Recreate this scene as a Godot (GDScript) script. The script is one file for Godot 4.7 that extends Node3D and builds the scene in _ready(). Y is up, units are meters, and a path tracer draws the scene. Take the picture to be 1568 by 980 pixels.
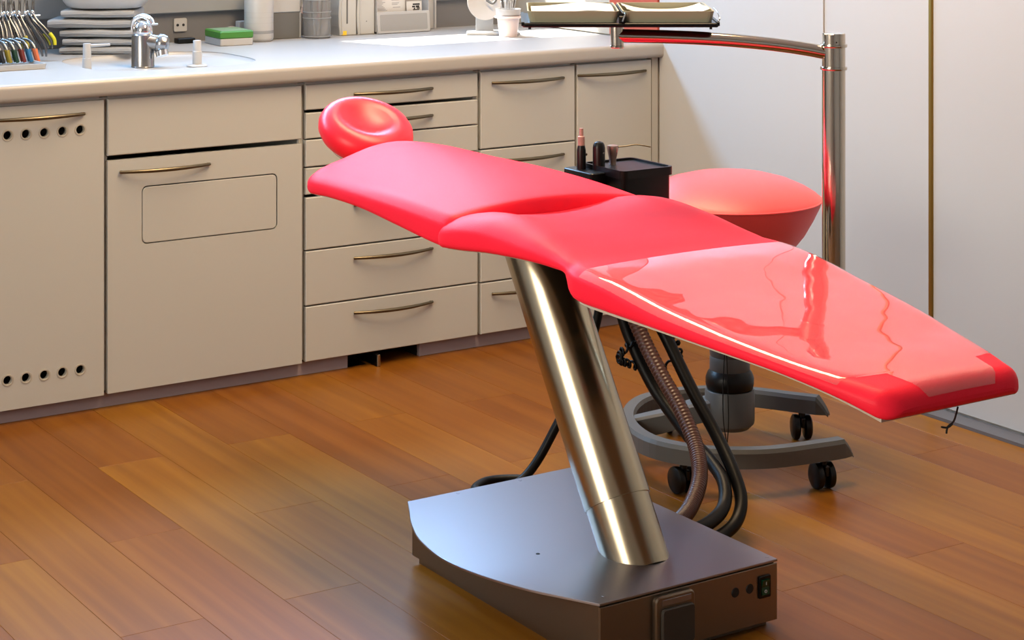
extends Node3D
# A dental treatment room: a red patient couch on a steel base before a cream cabinet run.
# x runs along the cabinets (0 at the white sliding panels), z comes out of the cabinet fronts, y is up; metres.

const RIGHT := Vector3(0.8381, 0, 0.5456)      # direction the tray arm and the stool base point in
const TURN := -0.5771                            # the same as a turn about y
const CX := -1.555                               # centre plane of the couch

# ------------------------------------------------------------------ shapes
class Shp:
	var v := PackedVector3Array()
	var g := PackedInt32Array()
	var n := 1
	func fresh() -> int:
		n += 1
		return n
	func tri(a: Vector3, b: Vector3, c: Vector3, k: int) -> void:
		v.append(a); v.append(b); v.append(c); g.append(k)
	func quad(a: Vector3, b: Vector3, c: Vector3, d: Vector3, k: int) -> void:
		tri(a, b, c, k); tri(a, c, d, k)
	func outward(from: int) -> void:
		var vol := 0.0
		var o: Vector3 = v[from]
		for i in range(from, v.size(), 3):
			vol += (v[i] - o).dot((v[i + 1] - o).cross(v[i + 2] - o))
		if vol < 0.0:
			for i in range(from, v.size(), 3):
				var t: Vector3 = v[i + 1]
				v[i + 1] = v[i + 2]
				v[i + 2] = t
	func cap(r: PackedVector3Array, k: int) -> void:
		var m := Vector3.ZERO
		for p in r: m += p
		m /= r.size()
		for i in r.size():
			tri(m, r[i], r[(i + 1) % r.size()], k)
	# rings joined in order; bands between rings in one smooth group unless the bend is sharp
	func loft(rings: Array, caps := true, smooth := true, sharp := 0.6) -> void:
		var from := v.size()
		var k := fresh()
		var count: int = rings[0].size()
		for i in rings.size() - 1:
			var a: PackedVector3Array = rings[i]
			var b: PackedVector3Array = rings[i + 1]
			if i > 0 and smooth and sharp < 3.0:
				var z: PackedVector3Array = rings[i - 1]
				var d0 := (a[0] - z[0])
				var d1 := (b[0] - a[0])
				if d0.length() > 1e-7 and d1.length() > 1e-7 and d0.angle_to(d1) > sharp: k = fresh()
			for j in count:
				var j2 := (j + 1) % count
				quad(a[j], a[j2], b[j2], b[j], k if smooth else -1)
		if caps:
			var k1 := fresh()
			var r0: PackedVector3Array = rings[0]
			var m := Vector3.ZERO
			for p in r0: m += p
			m /= count
			for j in count: tri(m, r0[(j + 1) % count], r0[j], k1)
			cap(rings[rings.size() - 1], fresh())
		outward(from)
	func lathe(prof: Array, seg: int, xf := Transform3D.IDENTITY) -> void:
		var from := v.size()
		var k := fresh()
		for i in prof.size() - 1:
			var a: Vector2 = prof[i]
			var b: Vector2 = prof[i + 1]
			if i > 0:
				var d0: Vector2 = a - prof[i - 1]
				if absf(d0.angle_to(b - a)) > 0.6: k = fresh()
			for j in seg:
				var t0 := TAU * j / seg
				var t1 := TAU * ((j + 1) % seg) / seg
				var p := [Vector3(a.x * cos(t0), a.y, a.x * sin(t0)), Vector3(a.x * cos(t1), a.y, a.x * sin(t1)), Vector3(b.x * cos(t1), b.y, b.x * sin(t1)), Vector3(b.x * cos(t0), b.y, b.x * sin(t0))]
				for q in 4: p[q] = xf * p[q]
				if a.x > 1e-6: tri(p[0], p[1], p[2], k)
				if b.x > 1e-6: tri(p[0], p[2], p[3], k)
		outward(from)
	# a polygon in x, y pushed along z from z0 to z1 with a chamfer
	func prism(poly: PackedVector2Array, z0: float, z1: float, bev := 0.0, xf := Transform3D.IDENTITY, smooth := false) -> void:
		var rings := []
		var steps := [[z0, 0.0], [z1, 0.0]] if bev <= 0.0 else [[z0, bev], [z0 + bev, 0.0], [z1 - bev, 0.0], [z1, bev]]
		for s in steps:
			var r := PackedVector3Array()
			var q := Shp.inset(poly, s[1])
			for p in q: r.append(xf * Vector3(p.x, p.y, s[0]))
			rings.append(r)
		loft(rings, true, smooth, 0.3)
	static func inset(poly: PackedVector2Array, d: float) -> PackedVector2Array:
		if d == 0.0: return poly
		var area := 0.0
		var n0 := poly.size()
		for i in n0: area += poly[i].cross(poly[(i + 1) % n0])
		var s := 1.0 if area > 0 else -1.0
		var out := PackedVector2Array()
		for i in n0:
			var a := (poly[i] - poly[(i + n0 - 1) % n0]).normalized()
			var b := (poly[(i + 1) % n0] - poly[i]).normalized()
			var na := Vector2(-a.y, a.x) * s
			var nb := Vector2(-b.y, b.x) * s
			var m := (na + nb)
			var l := maxf(m.length_squared() / 2.0, 0.3)
			out.append(poly[i] + m / l * d)
		return out
	func box(c: Vector3, s: Vector3, bev := 0.0, xf := Transform3D.IDENTITY) -> void:
		var h := s / 2.0
		prism(PackedVector2Array([Vector2(-h.x, -h.y), Vector2(h.x, -h.y), Vector2(h.x, h.y), Vector2(-h.x, h.y)]), -h.z, h.z, bev, xf * Transform3D(Basis.IDENTITY, c))
	# box with rounded vertical edges, standing on y0
	func rbox(c: Vector3, s: Vector3, r: float, bev := 0.0, xf := Transform3D.IDENTITY, seg := 5) -> void:
		var b := Basis(Vector3(1, 0, 0), Vector3(0, 0, -1), Vector3(0, 1, 0))
		prism(Shp.rrect(s.x, s.z, r, seg), -s.y / 2.0, s.y / 2.0, bev, xf * Transform3D(b, c), true)
	static func rrect(w: float, h: float, r: float, seg := 5) -> PackedVector2Array:
		var o := PackedVector2Array()
		for q in 4:
			var c := Vector2((w / 2 - r) * (1 if q in [0, 3] else -1), (h / 2 - r) * (1 if q < 2 else -1))
			for i in seg + 1:
				var t := PI / 2 * (q + float(i) / seg)
				o.append(c + Vector2(cos(t), sin(t)) * r)
		return o
	func tube(path: PackedVector3Array, rad, seg := 10, flat := 1.0) -> void:
		var rings := []
		var up := Vector3.UP
		var t0 := (path[1] - path[0]).normalized()
		if absf(t0.dot(up)) > 0.9: up = Vector3(0, 0, 1)
		var nrm := (up - t0 * up.dot(t0)).normalized()
		for i in path.size():
			var t: Vector3
			if i == 0: t = t0
			elif i == path.size() - 1: t = (path[i] - path[i - 1]).normalized()
			else: t = (path[i + 1] - path[i - 1]).normalized()
			nrm = (nrm - t * nrm.dot(t)).normalized()
			var bi := t.cross(nrm)
			var r: float = rad[i] if rad is Array or rad is PackedFloat32Array else rad
			var ring := PackedVector3Array()
			for j in seg:
				var a := TAU * j / seg
				ring.append(path[i] + nrm * cos(a) * r * flat + bi * sin(a) * r)
			rings.append(ring)
		loft(rings, true, true, 4.0)
	func rod(a: Vector3, b: Vector3, r: float, seg := 16, r2 := -1.0) -> void:
		tube(PackedVector3Array([a, b]), [r, r if r2 < 0 else r2], seg)
	func ball(c: Vector3, r: Vector3, seg := 16) -> void:
		var p := []
		for i in seg / 2 + 1:
			var t := -PI / 2 + PI * i / (seg / 2)
			p.append(Vector2(cos(t) if i > 0 and i < seg / 2 else 0.0, sin(t)))
		lathe(p, seg, Transform3D(Basis.from_scale(r), c))
	# a plate across z with one hole; the hole is a polygon round the centre hc
	func plate(x0: float, x1: float, y0: float, y1: float, z0: float, z1: float, hc: Vector2, hole: PackedVector2Array, xf := Transform3D.IDENTITY, back := true) -> void:
		var angs := []
		for i in 72: angs.append(TAU * i / 72.0)
		for p in [Vector2(x0, y0), Vector2(x1, y0), Vector2(x1, y1), Vector2(x0, y1)]:
			angs.append(fposmod((p - hc).angle(), TAU))
		for p in hole: angs.append(fposmod((p - hc).angle(), TAU))
		angs.sort()
		var rect := PackedVector2Array([Vector2(x0, y0), Vector2(x1, y0), Vector2(x1, y1), Vector2(x0, y1)])
		var hi := []
		var ho := []
		for i in angs.size():
			if i > 0 and angs[i] - angs[i - 1] < 1e-4: continue
			hi.append(Shp.hit(hole, hc, angs[i])); ho.append(Shp.hit(rect, hc, angs[i]))
		var m := hi.size()
		var from := v.size()
		var ks := fresh()
		for i in m:
			var j := (i + 1) % m
			var f := func(p: Vector2, z: float) -> Vector3: return xf * Vector3(p.x, p.y, z)
			quad(f.call(ho[i], z1), f.call(ho[j], z1), f.call(hi[j], z1), f.call(hi[i], z1), 0)
			quad(f.call(hi[i], z1), f.call(hi[j], z1), f.call(hi[j], z0), f.call(hi[i], z0), ks)
			if back:
				quad(f.call(hi[i], z0), f.call(hi[j], z0), f.call(ho[j], z0), f.call(ho[i], z0), -1)
				quad(f.call(ho[i], z0), f.call(ho[j], z0), f.call(ho[j], z1), f.call(ho[i], z1), -1)
		if back: outward(from)
	static func hit(poly: PackedVector2Array, c: Vector2, a: float) -> Vector2:
		var d := Vector2(cos(a), sin(a))
		var best := 0.0
		for i in poly.size():
			var p := poly[i] - c
			var e := poly[(i + 1) % poly.size()] - c - p
			var den := d.cross(e)
			if absf(den) < 1e-12: continue
			var t := p.cross(e) / den
			var s := p.cross(d) / den
			if t > 0 and s >= -1e-5 and s <= 1.00001: best = maxf(best, t)
		return c + d * best

static func circle(r: float, seg := 24, c := Vector2.ZERO) -> PackedVector2Array:
	var o := PackedVector2Array()
	for i in seg: o.append(c + Vector2(cos(TAU * i / seg), sin(TAU * i / seg)) * r)
	return o

static func curve(pts: Array, sub := 8) -> PackedVector3Array:
	var o := PackedVector3Array()
	for i in pts.size() - 1:
		var p0: Vector3 = pts[maxi(i - 1, 0)]
		var p1: Vector3 = pts[i]
		var p2: Vector3 = pts[i + 1]
		var p3: Vector3 = pts[mini(i + 2, pts.size() - 1)]
		for s in sub:
			o.append(p1.cubic_interpolate(p2, p0, p3, float(s) / sub))
	o.append(pts[pts.size() - 1])
	return o

# value at z of a table of [z, value], smooth between its rows
static func at(tab: Array, z: float, col := 1) -> float:
	if z <= tab[0][0]: return tab[0][col]
	for i in tab.size() - 1:
		if z <= tab[i + 1][0]:
			var a = tab[i]
			var b = tab[i + 1]
			var h: float = b[0] - a[0]
			var t: float = (z - a[0]) / h
			var m0: float = (b[col] - a[col]) / h if i == 0 else (b[col] - tab[i - 1][col]) / (b[0] - tab[i - 1][0])
			var m1: float = (b[col] - a[col]) / h if i + 2 >= tab.size() else (tab[i + 2][col] - a[col]) / (tab[i + 2][0] - a[0])
			return a[col] * (2 * t * t * t - 3 * t * t + 1) + m0 * h * (t * t * t - 2 * t * t + t) + b[col] * (-2 * t * t * t + 3 * t * t) + m1 * h * (t * t * t - t * t)
	return tab[tab.size() - 1][col]

# ------------------------------------------------------------------ nodes
var used := {}
func numbered(s: String) -> String:
	used[s] = used.get(s, 0) + 1
	return s if used[s] == 1 else "%s_%03d" % [s, used[s] - 1]

func mesh_of(s: Shp, inv := Transform3D.IDENTITY) -> ArrayMesh:
	var st := SurfaceTool.new()
	st.begin(Mesh.PRIMITIVE_TRIANGLES)
	for i in s.g.size():
		st.set_smooth_group(s.g[i] if s.g[i] >= 0 else 0xFFFFFFFF)
		st.add_vertex(inv * s.v[i * 3]); st.add_vertex(inv * s.v[i * 3 + 2]); st.add_vertex(inv * s.v[i * 3 + 1])
	st.generate_normals()
	st.index()
	return st.commit()

func tag(o: Node, label: String, category: String, group := "", kind := "") -> Node:
	if label: o.set_meta("label", label)
	if category: o.set_meta("category", category)
	if group: o.set_meta("group", group)
	if kind: o.set_meta("kind", kind)
	return o

# shapes are given in world coordinates and put into their parent's axes
func part(called: String, s: Shp, m: Material, parent: Node3D) -> MeshInstance3D:
	var o := MeshInstance3D.new()
	o.name = called
	parent.add_child(o, true)
	o.mesh = mesh_of(s, parent.global_transform.affine_inverse())
	o.material_override = m
	return o

func put(called: String, mesh: Mesh, m: Material, parent: Node3D, xf: Transform3D) -> MeshInstance3D:
	var o := MeshInstance3D.new()
	o.name = called
	o.mesh = mesh
	o.material_override = m
	parent.add_child(o, true)
	o.transform = parent.global_transform.affine_inverse() * xf
	return o

func thing(called: String, label: String, category: String, where: Vector3, turn := 0.0, group := "") -> Node3D:
	var o := Node3D.new()
	o.name = numbered(called)
	add_child(o, true)
	o.position = where
	o.rotation.y = turn
	tag(o, label, category, group)
	return o

func solo(called: String, s: Shp, m: Material, where: Vector3, label: String, category: String, group := "") -> MeshInstance3D:
	var o := MeshInstance3D.new()
	o.name = numbered(called)
	add_child(o, true)
	o.position = where
	o.mesh = mesh_of(s, Transform3D(Basis.IDENTITY, -where))
	o.material_override = m
	tag(o, label, category, group)
	return o

func struct(called: String, s: Shp, m: Material) -> MeshInstance3D:
	var o := MeshInstance3D.new()
	o.name = called
	add_child(o, true)
	o.mesh = mesh_of(s)
	o.material_override = m
	o.set_meta("kind", "structure")
	return o

# ------------------------------------------------------------------ materials
func mat(c: Color, rough := 0.5, metal := 0.0, spec := 0.5) -> StandardMaterial3D:
	var m := StandardMaterial3D.new()
	m.albedo_color = c
	m.roughness = rough
	m.metallic = metal
	m.metallic_specular = spec
	return m

func noise_tex(freq: float, seed_: int, ramp: Array, size := 512, kind := FastNoiseLite.TYPE_SIMPLEX_SMOOTH, oct := 4) -> NoiseTexture2D:
	var f := FastNoiseLite.new()
	f.noise_type = kind
	f.seed = seed_
	f.frequency = freq
	f.fractal_octaves = oct
	var t := NoiseTexture2D.new()
	t.width = size
	t.height = size
	t.seamless = true
	t.noise = f
	if ramp.size():
		var gr := Gradient.new()
		var off := PackedFloat32Array()
		var col := PackedColorArray()
		for r in ramp:
			off.append(r[0]); col.append(r[1])
		gr.offsets = off
		gr.colors = col
		t.color_ramp = gr
	return t

func relief(m: StandardMaterial3D, t: Texture2D, cm: float, scale: float) -> StandardMaterial3D:
	m.heightmap_enabled = true
	m.heightmap_texture = t
	m.heightmap_scale = cm
	m.uv1_triplanar = true
	m.uv1_scale = Vector3.ONE * scale
	return m

var M := {}

func materials() -> void:
	M.cream = mat(Color(0.68, 0.68, 0.665), 0.42)
	M.counter = mat(Color(0.61, 0.60, 0.59), 0.38)
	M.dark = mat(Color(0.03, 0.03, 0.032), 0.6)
	M.plinth = mat(Color(0.53, 0.48, 0.50), 0.4)
	M.handle = mat(Color(0.43, 0.395, 0.325), 0.38, 1.0)
	M.steel = mat(Color(0.70, 0.655, 0.56), 0.22, 1.0)
	M.plate = mat(Color(0.62, 0.605, 0.63), 0.33, 1.0)
	M.panel_steel = mat(Color(0.55, 0.50, 0.44), 0.4, 1.0)
	M.chrome = mat(Color(0.86, 0.86, 0.86), 0.07, 1.0)
	M.satin = mat(Color(0.62, 0.62, 0.62), 0.25, 1.0)
	M.instrument = mat(Color(0.50, 0.50, 0.50), 0.2, 1.0)
	M.polished = mat(Color(0.80, 0.76, 0.70), 0.12, 1.0)
	M.brass = mat(Color(0.66, 0.55, 0.30), 0.35, 1.0)
	M.grain = noise_tex(0.08, 3, [], 512, FastNoiseLite.TYPE_SIMPLEX, 3)
	M.red = relief(mat(Color(0.98, 0.14, 0.235), 0.50, 0.0, 0.20), M.grain, 0.03, 9.0)
	M.red.clearcoat_enabled = true
	M.red.clearcoat = 0.07
	M.red.clearcoat_roughness = 0.32
	M.red_gloss = mat(Color(0.97, 0.14, 0.22), 0.36, 0.0, 0.4)
	M.stool_red = relief(mat(Color(0.93, 0.28, 0.30), 0.45), M.grain, 0.02, 9.0)
	M.stool_red.rim_enabled = true
	M.stool_red.rim = 0.9
	var film := mat(Color(0.62, 0.60, 0.60, 0.17), 0.03)
	film.transparency = BaseMaterial3D.TRANSPARENCY_ALPHA
	film.metallic_specular = 0.5
	M.film = relief(film, noise_tex(0.05, 9, [], 128, FastNoiseLite.TYPE_SIMPLEX_SMOOTH, 2), 0.10, 1.1)
	M.board = mat(Color(0.72, 0.68, 0.62), 0.5)
	M.black = mat(Color(0.012, 0.012, 0.014), 0.36, 0.0, 0.4)
	M.rubber = mat(Color(0.008, 0.008, 0.009), 0.45, 0.0, 0.3)
	M.grey = mat(Color(0.31, 0.31, 0.305), 0.45)
	M.grey_dark = mat(Color(0.12, 0.12, 0.125), 0.5)
	M.white = mat(Color(0.66, 0.66, 0.66), 0.35)
	M.white_matte = mat(Color(0.64, 0.64, 0.64), 0.8)
	M.paper = mat(Color(0.74, 0.74, 0.74), 0.85)
	M.tray_cream = mat(Color(0.58, 0.57, 0.48), 0.45)
	M.towel = relief(mat(Color(0.60, 0.605, 0.61), 0.95), M.grain, 0.08, 20.0)
	M.hose = mat(Color(0.25, 0.15, 0.125), 0.38, 0.0, 0.4)
	M.rose = mat(Color(0.62, 0.48, 0.45), 0.4)
	M.green = mat(Color(0.24, 0.47, 0.17), 0.4)
	M.stone = relief(mat(Color(0.34, 0.34, 0.36), 0.45), M.grain, 0.02, 6.0)
	M.wall = mat(Color(0.80, 0.79, 0.77), 0.8)
	M.wall_warm = mat(Color(0.62, 0.60, 0.56), 0.7)
	M.wall_grey = mat(Color(0.52, 0.53, 0.54), 0.7)
	M.splash = mat(Color(0.40, 0.40, 0.41), 0.6)
	M.door_white = mat(Color(0.665, 0.675, 0.685), 0.35)
	var clear := mat(Color(1, 1, 1, 0.12), 0.08)
	clear.transparency = BaseMaterial3D.TRANSPARENCY_ALPHA
	M.clear = clear
	var smoke := mat(Color(0.5, 0.5, 0.5, 0.45), 0.12)
	smoke.transparency = BaseMaterial3D.TRANSPARENCY_ALPHA
	M.smoke = smoke
	M.wood = []
	var tones := []
	for k in [Vector3(0.472, 0.292, 0.070), Vector3(0.497, 0.322, 0.080), Vector3(0.445, 0.260, 0.070), Vector3(0.482, 0.304, 0.075), Vector3(0.457, 0.273, 0.070)]:
		tones.append([Color(k.x * 0.93, k.y * 0.91, k.z * 0.88), Color(k.x, k.y, k.z), Color(k.x * 1.07, k.y * 1.11, k.z * 1.2)])
	for i in 5:
		var w := mat(Color.WHITE, 0.34, 0.0, 0.28)
		var t: Array = tones[i]
		w.albedo_texture = noise_tex(0.010, 40 + i, [[0.15, t[0]], [0.5, t[1]], [0.9, t[2]]], 512, FastNoiseLite.TYPE_SIMPLEX_SMOOTH, 6)
		w.uv1_triplanar = true
		w.uv1_world_triplanar = true
		w.uv1_scale = Vector3(3.6, 2.0, 0.11)
		w.uv1_offset = Vector3(0.13 * i, 0, 0.37 * i)
		M.wood.append(w)
	M.sub = mat(Color(0.16, 0.08, 0.035), 0.8)

func glow(c: Color, e: float) -> StandardMaterial3D:
	var m := mat(Color(0.9, 0.9, 0.9), 0.6)
	m.emission_enabled = true
	m.emission = c
	m.emission_energy_multiplier = e
	return m

func area(called: String, where: Vector3, look: Vector3, size: Vector2, c: Color, e: float) -> void:
	var l := AreaLight3D.new()
	l.name = called
	add_child(l)
	l.look_at_from_position(where, where + look, Vector3.UP if absf(look.y) < 0.9 else Vector3(0, 0, 1))
	l.area_size = size
	l.light_color = c
	l.light_energy = e
	l.shadow_enabled = true
	l.area_range = 12.0

# ------------------------------------------------------------------ scene
func _ready() -> void:
	# camera: level, 1.5 m above the floor, with the lens shifted down
	var cam := Camera3D.new()
	cam.name = "camera"
	add_child(cam)
	cam.look_at_from_position(Vector3(-3.869, 1.505, 5.068), Vector3(-3.869 + 0.5456, 1.505, 5.068 - 0.8381), Vector3.UP)
	cam.set_frustum(0.1 * 980.0 / 3008.0, Vector2(0, -0.1 * 712.0 / 3008.0), 0.1, 60.0)
	cam.keep_aspect = Camera3D.KEEP_HEIGHT
	cam.current = true
	var we := WorldEnvironment.new()
	we.name = "world"
	var env := Environment.new()
	env.background_mode = Environment.BG_SKY
	var sky := Sky.new()
	var sm := ProceduralSkyMaterial.new()
	sm.sky_top_color = Color(0.35, 0.52, 0.85)
	sm.sky_horizon_color = Color(0.75, 0.82, 0.92)
	sm.ground_bottom_color = Color(0.3, 0.3, 0.3)
	sm.ground_horizon_color = Color(0.6, 0.62, 0.65)
	sky.sky_material = sm
	env.sky = sky
	env.tonemap_mode = Environment.TONE_MAPPER_LINEAR
	env.tonemap_exposure = 2.0
	env.sdfgi_enabled = true
	env.ssao_enabled = true
	env.ssil_enabled = true
	we.environment = env
	add_child(we)
	var sun := DirectionalLight3D.new()
	sun.name = "sun"
	add_child(sun)
	sun.look_at_from_position(Vector3.ZERO, Vector3(0.16, -0.52, 0.41), Vector3.UP)
	sun.light_energy = 7.0
	sun.light_angular_distance = 0.5
	sun.light_color = Color(1.0, 0.97, 0.92)
	sun.shadow_enabled = true
	area("window_light", Vector3(-1.75, 1.89, -0.80), Vector3(0, -0.12, 1), Vector2(3.1, 0.32), Color(0.62, 0.82, 1.0), 5.3)
	area("side_window_light", Vector3(-4.84, 1.65, 2.4), Vector3(1, 0, 0), Vector2(1.4, 1.4), Color(1.0, 0.94, 0.84), 3.4)
	area("ceiling_lamp_light", Vector3(-1.2, 2.64, 1.1), Vector3(0, -1, 0), Vector2(0.45, 1.9), Color(1.0, 0.86, 0.67), 4.7)

	materials()
	build_room()
	build_cabinets()
	build_couch()
	build_delivery()
	build_stool()
	build_hoses()
	build_sink_things()
	build_counter_things()
	build_pliers()

func build_room() -> void:
	# floor: a slab with every plank a piece of its own
	var s := Shp.new()
	s.box(Vector3(-2.45, -0.10, 2.95), Vector3(4.9, 0.18, 7.7))
	var fl := struct("floor", s, M.sub)
	var rng := RandomNumberGenerator.new()
	rng.seed = 11
	var pitch := 0.1745
	var full := {}
	for c in 29:
		var x1 := 0.0045 - pitch * c
		var x0 := x1 - pitch
		x1 = minf(x1, 0.0)
		x0 = maxf(x0, -4.9)
		var z: float = (0.47 if c % 2 == 1 else 0.985) - 1.02 * 1.0
		var k := 0
		while z < 6.7:
			var z0 := maxf(z, -0.30)
			var z1 := minf(z + 1.02, 6.75)
			if z1 - z0 > 0.03:
				var size := Vector3(x1 - x0 - 0.0007, 0.014, z1 - z0 - 0.0007)
				var key := "%.3f %.3f" % [size.x, size.z]
				if not full.has(key):
					var p := Shp.new()
					var b := Basis(Vector3(1, 0, 0), Vector3(0, 0, -1), Vector3(0, 1, 0))
					var h := Vector2(size.x / 2, size.z / 2)
					p.prism(PackedVector2Array([-h, Vector2(h.x, -h.y), h, Vector2(-h.x, h.y)]), -0.012, 0.0, 0.0004, Transform3D(b, Vector3.ZERO))
					full[key] = mesh_of(p)
				put("plank", full[key], M.wood[rng.randi() % 5], fl, Transform3D(Basis.IDENTITY, Vector3((x0 + x1) / 2, 0, (z0 + z1) / 2)))
			z += 1.02
			k += 1
	# back wall: solid below, a clear opening pane low at the right end and a frosted band above it
	s = Shp.new()
	s.box(Vector3(-2.45, 0.61, -0.90), Vector3(4.9, 1.22, 0.10))
	s.box(Vector3(-2.95, 1.4535, -0.90), Vector3(3.9, 0.467, 0.10))
	s.box(Vector3(-0.035, 1.4535, -0.90), Vector3(0.07, 0.467, 0.10))
	s.box(Vector3(-2.45, 1.6935, -0.90), Vector3(4.9, 0.013, 0.10))
	s.box(Vector3(-2.45, 2.40, -0.90), Vector3(4.9, 0.60, 0.10))
	s.box(Vector3(-4.11, 1.90, -0.90), Vector3(1.58, 0.40, 0.10))
	s.box(Vector3(-0.05, 1.90, -0.90), Vector3(0.10, 0.40, 0.10))
	var wb := struct("wall_back", s, M.splash)
	s = Shp.new()
	s.box(Vector3(-2.45, 1.107, -0.84), Vector3(4.89, 0.224, 0.02), 0.003)
	part("panel", s, M.wall_grey, wb)
	s = Shp.new()
	s.box(Vector3(-1.71, 1.90, -0.90), Vector3(3.22, 0.40, 0.02))
	var w2 := struct("window_2", s, glow(Color(0.80, 0.88, 1.0), 1.6))
	s = Shp.new()
	for x in [-3.31, -2.25, -1.18, -0.11]: s.box(Vector3(x, 1.90, -0.88), Vector3(0.03, 0.40, 0.03), 0.002)
	part("frame", s, M.white, w2)
	s = Shp.new()
	s.box(Vector3(-0.535, 1.4535, -0.90), Vector3(0.93, 0.467, 0.006))
	var w3 := struct("window_3", s, M.clear)
	# side walls, front wall, ceiling
	s = Shp.new()
	s.box(Vector3(0.06, 1.35, 2.95), Vector3(0.10, 2.7, 7.7))
	var wr := struct("wall_right", s, M.wall)
	for z in [[0.0, 0.7835], [0.7865, 1.2085], [1.2215, 2.43], [2.443, 3.65], [3.663, 4.87], [4.883, 6.7]]:
		s = Shp.new()
		s.box(Vector3(0.005, 1.355, (z[0] + z[1]) / 2), Vector3(0.012, 2.68, z[1] - z[0]), 0.0015)
		part("panel", s, M.door_white, wr)
	s = Shp.new()
	s.box(Vector3(0.003, 1.8, -0.56), Vector3(0.014, 1.79, 0.58), 0.001)
	part("panel", s, M.wall_warm, wr)
	s = Shp.new()
	s.box(Vector3(0.002, 1.785, -0.137), Vector3(0.016, 1.76, 0.265), 0.002)
	part("panel", s, mat(Color(0.62, 0.27, 0.20), 0.45), wr)
	for z in [1.215, 2.4365, 3.6565, 4.8765]:
		s = Shp.new()
		s.box(Vector3(-0.002, 1.355, z), Vector3(0.010, 2.68, 0.013), 0.002)
		var tr := struct("trim_%d" % (1 + int(z / 1.2)), s, M.brass)
	s = Shp.new()
	s.box(Vector3(-0.001, 1.355, 0.785), Vector3(0.008, 2.68, 0.0032), 0.0006)
	struct("trim_5", s, M.white)
	s = Shp.new()
	s.box(Vector3(-0.033, 0.004, 3.33), Vector3(0.060, 0.010, 6.6), 0.002)
	struct("baseboard_right", s, M.stone)
	s = Shp.new()
	s.box(Vector3(-4.95, 0.45, 2.95), Vector3(0.10, 0.90, 7.7))
	s.box(Vector3(-4.95, 2.55, 2.95), Vector3(0.10, 0.30, 7.7))
	s.box(Vector3(-4.95, 1.65, 0.40), Vector3(0.10, 1.50, 2.60))
	s.box(Vector3(-4.95, 1.65, 4.95), Vector3(0.10, 1.50, 3.70))
	struct("wall_left", s, M.wall)
	s = Shp.new()
	s.box(Vector3(-4.94, 1.65, 2.4), Vector3(0.02, 1.50, 1.4))
	var w1 := struct("window_1", s, glow(Color(0.95, 0.97, 1.0), 1.4))
	for z in [1.725, 2.4, 3.075]:
		s = Shp.new()
		s.box(Vector3(-4.90, 1.65, z), Vector3(0.05, 1.50, 0.05), 0.004)
		part("frame", s, M.white, w1)
	s = Shp.new()
	s.box(Vector3(-2.45, 1.35, 6.75), Vector3(4.9, 2.7, 0.10))
	struct("wall_front", s, M.wall)
	s = Shp.new()
	s.box(Vector3(-2.45, 2.75, 2.95), Vector3(5.0, 0.10, 7.8))
	struct("ceiling", s, M.wall)
	var cl := thing("ceiling_light", "long flat ceiling lamp panel glowing warm above the treatment couch", "lamp", Vector3(-1.2, 2.66, 1.1))
	s = Shp.new()
	s.rbox(Vector3(-1.2, 2.685, 1.1), Vector3(0.50, 0.03, 1.96), 0.03, 0.004)
	part("frame", s, M.white, cl)
	s = Shp.new()
	s.rbox(Vector3(-1.2, 2.664, 1.1), Vector3(0.45, 0.012, 1.9), 0.02)
	part("diffuser", s, glow(Color(1.0, 0.9, 0.76), 1.0), cl)

# ------------------------------------------------------------------ cabinets
var handle_mesh: ArrayMesh
func handle(parent: Node3D, x: float, y: float) -> void:
	if handle_mesh == null:
		var s := Shp.new()
		var pts := PackedVector3Array()
		var rad := []
		for i in 17:
			var t := i / 8.0 - 1.0
			pts.append(Vector3(t * 0.1335, 0, 0.004 + 0.026 * (1.0 - t * t)))
			rad.append(0.0042 + 0.0014 * (1.0 - t * t))
		s.tube(pts, rad, 8, 1.0)
		for e in [-1, 1]:
			s.rod(Vector3(e * 0.128, 0, -0.001), Vector3(e * 0.128, 0, 0.008), 0.0042, 8)
		handle_mesh = mesh_of(s)
	put("handle", handle_mesh, M.handle, parent, Transform3D(Basis.IDENTITY, Vector3(x, y, 0)))

func front(called: String, x0: float, x1: float, y0: float, y1: float, parent: Node3D, g := 0.0016) -> MeshInstance3D:
	var s := Shp.new()
	s.box(Vector3((x0 + x1) / 2, (y0 + y1) / 2, -0.009), Vector3(x1 - x0 - 2 * g, y1 - y0 - 2 * g, 0.018), 0.0022)
	return part(called, s, M.cream, parent)

func carcass(x0: float, x1: float, parent: Node3D) -> void:
	var s := Shp.new()
	s.box(Vector3(x0 + 0.006, 0.446, -0.42), Vector3(0.0118, 0.80, 0.80), 0.001)
	s.box(Vector3(x1 - 0.006, 0.446, -0.42), Vector3(0.0118, 0.80, 0.80), 0.001)
	s.box(Vector3((x0 + x1) / 2, 0.054, -0.42), Vector3(x1 - x0 - 0.024, 0.016, 0.80), 0.001)
	s.box(Vector3((x0 + x1) / 2, 0.45, -0.815), Vector3(x1 - x0 - 0.024, 0.77, 0.01), 0.001)
	s.box(Vector3((x0 + x1) / 2, 0.8445, -0.026), Vector3(x1 - x0 - 0.024, 0.015, 0.020), 0.001)
	part("carcass", s, M.cream, parent)

func cabinet(label: String, x0: float, x1: float) -> Node3D:
	var c := thing("base_cabinet", label, "cabinet", Vector3((x0 + x1) / 2, 0.04, -0.42), 0.0, "cream cabinets under the counter")
	carcass(x0, x1, c)
	return c

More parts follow.
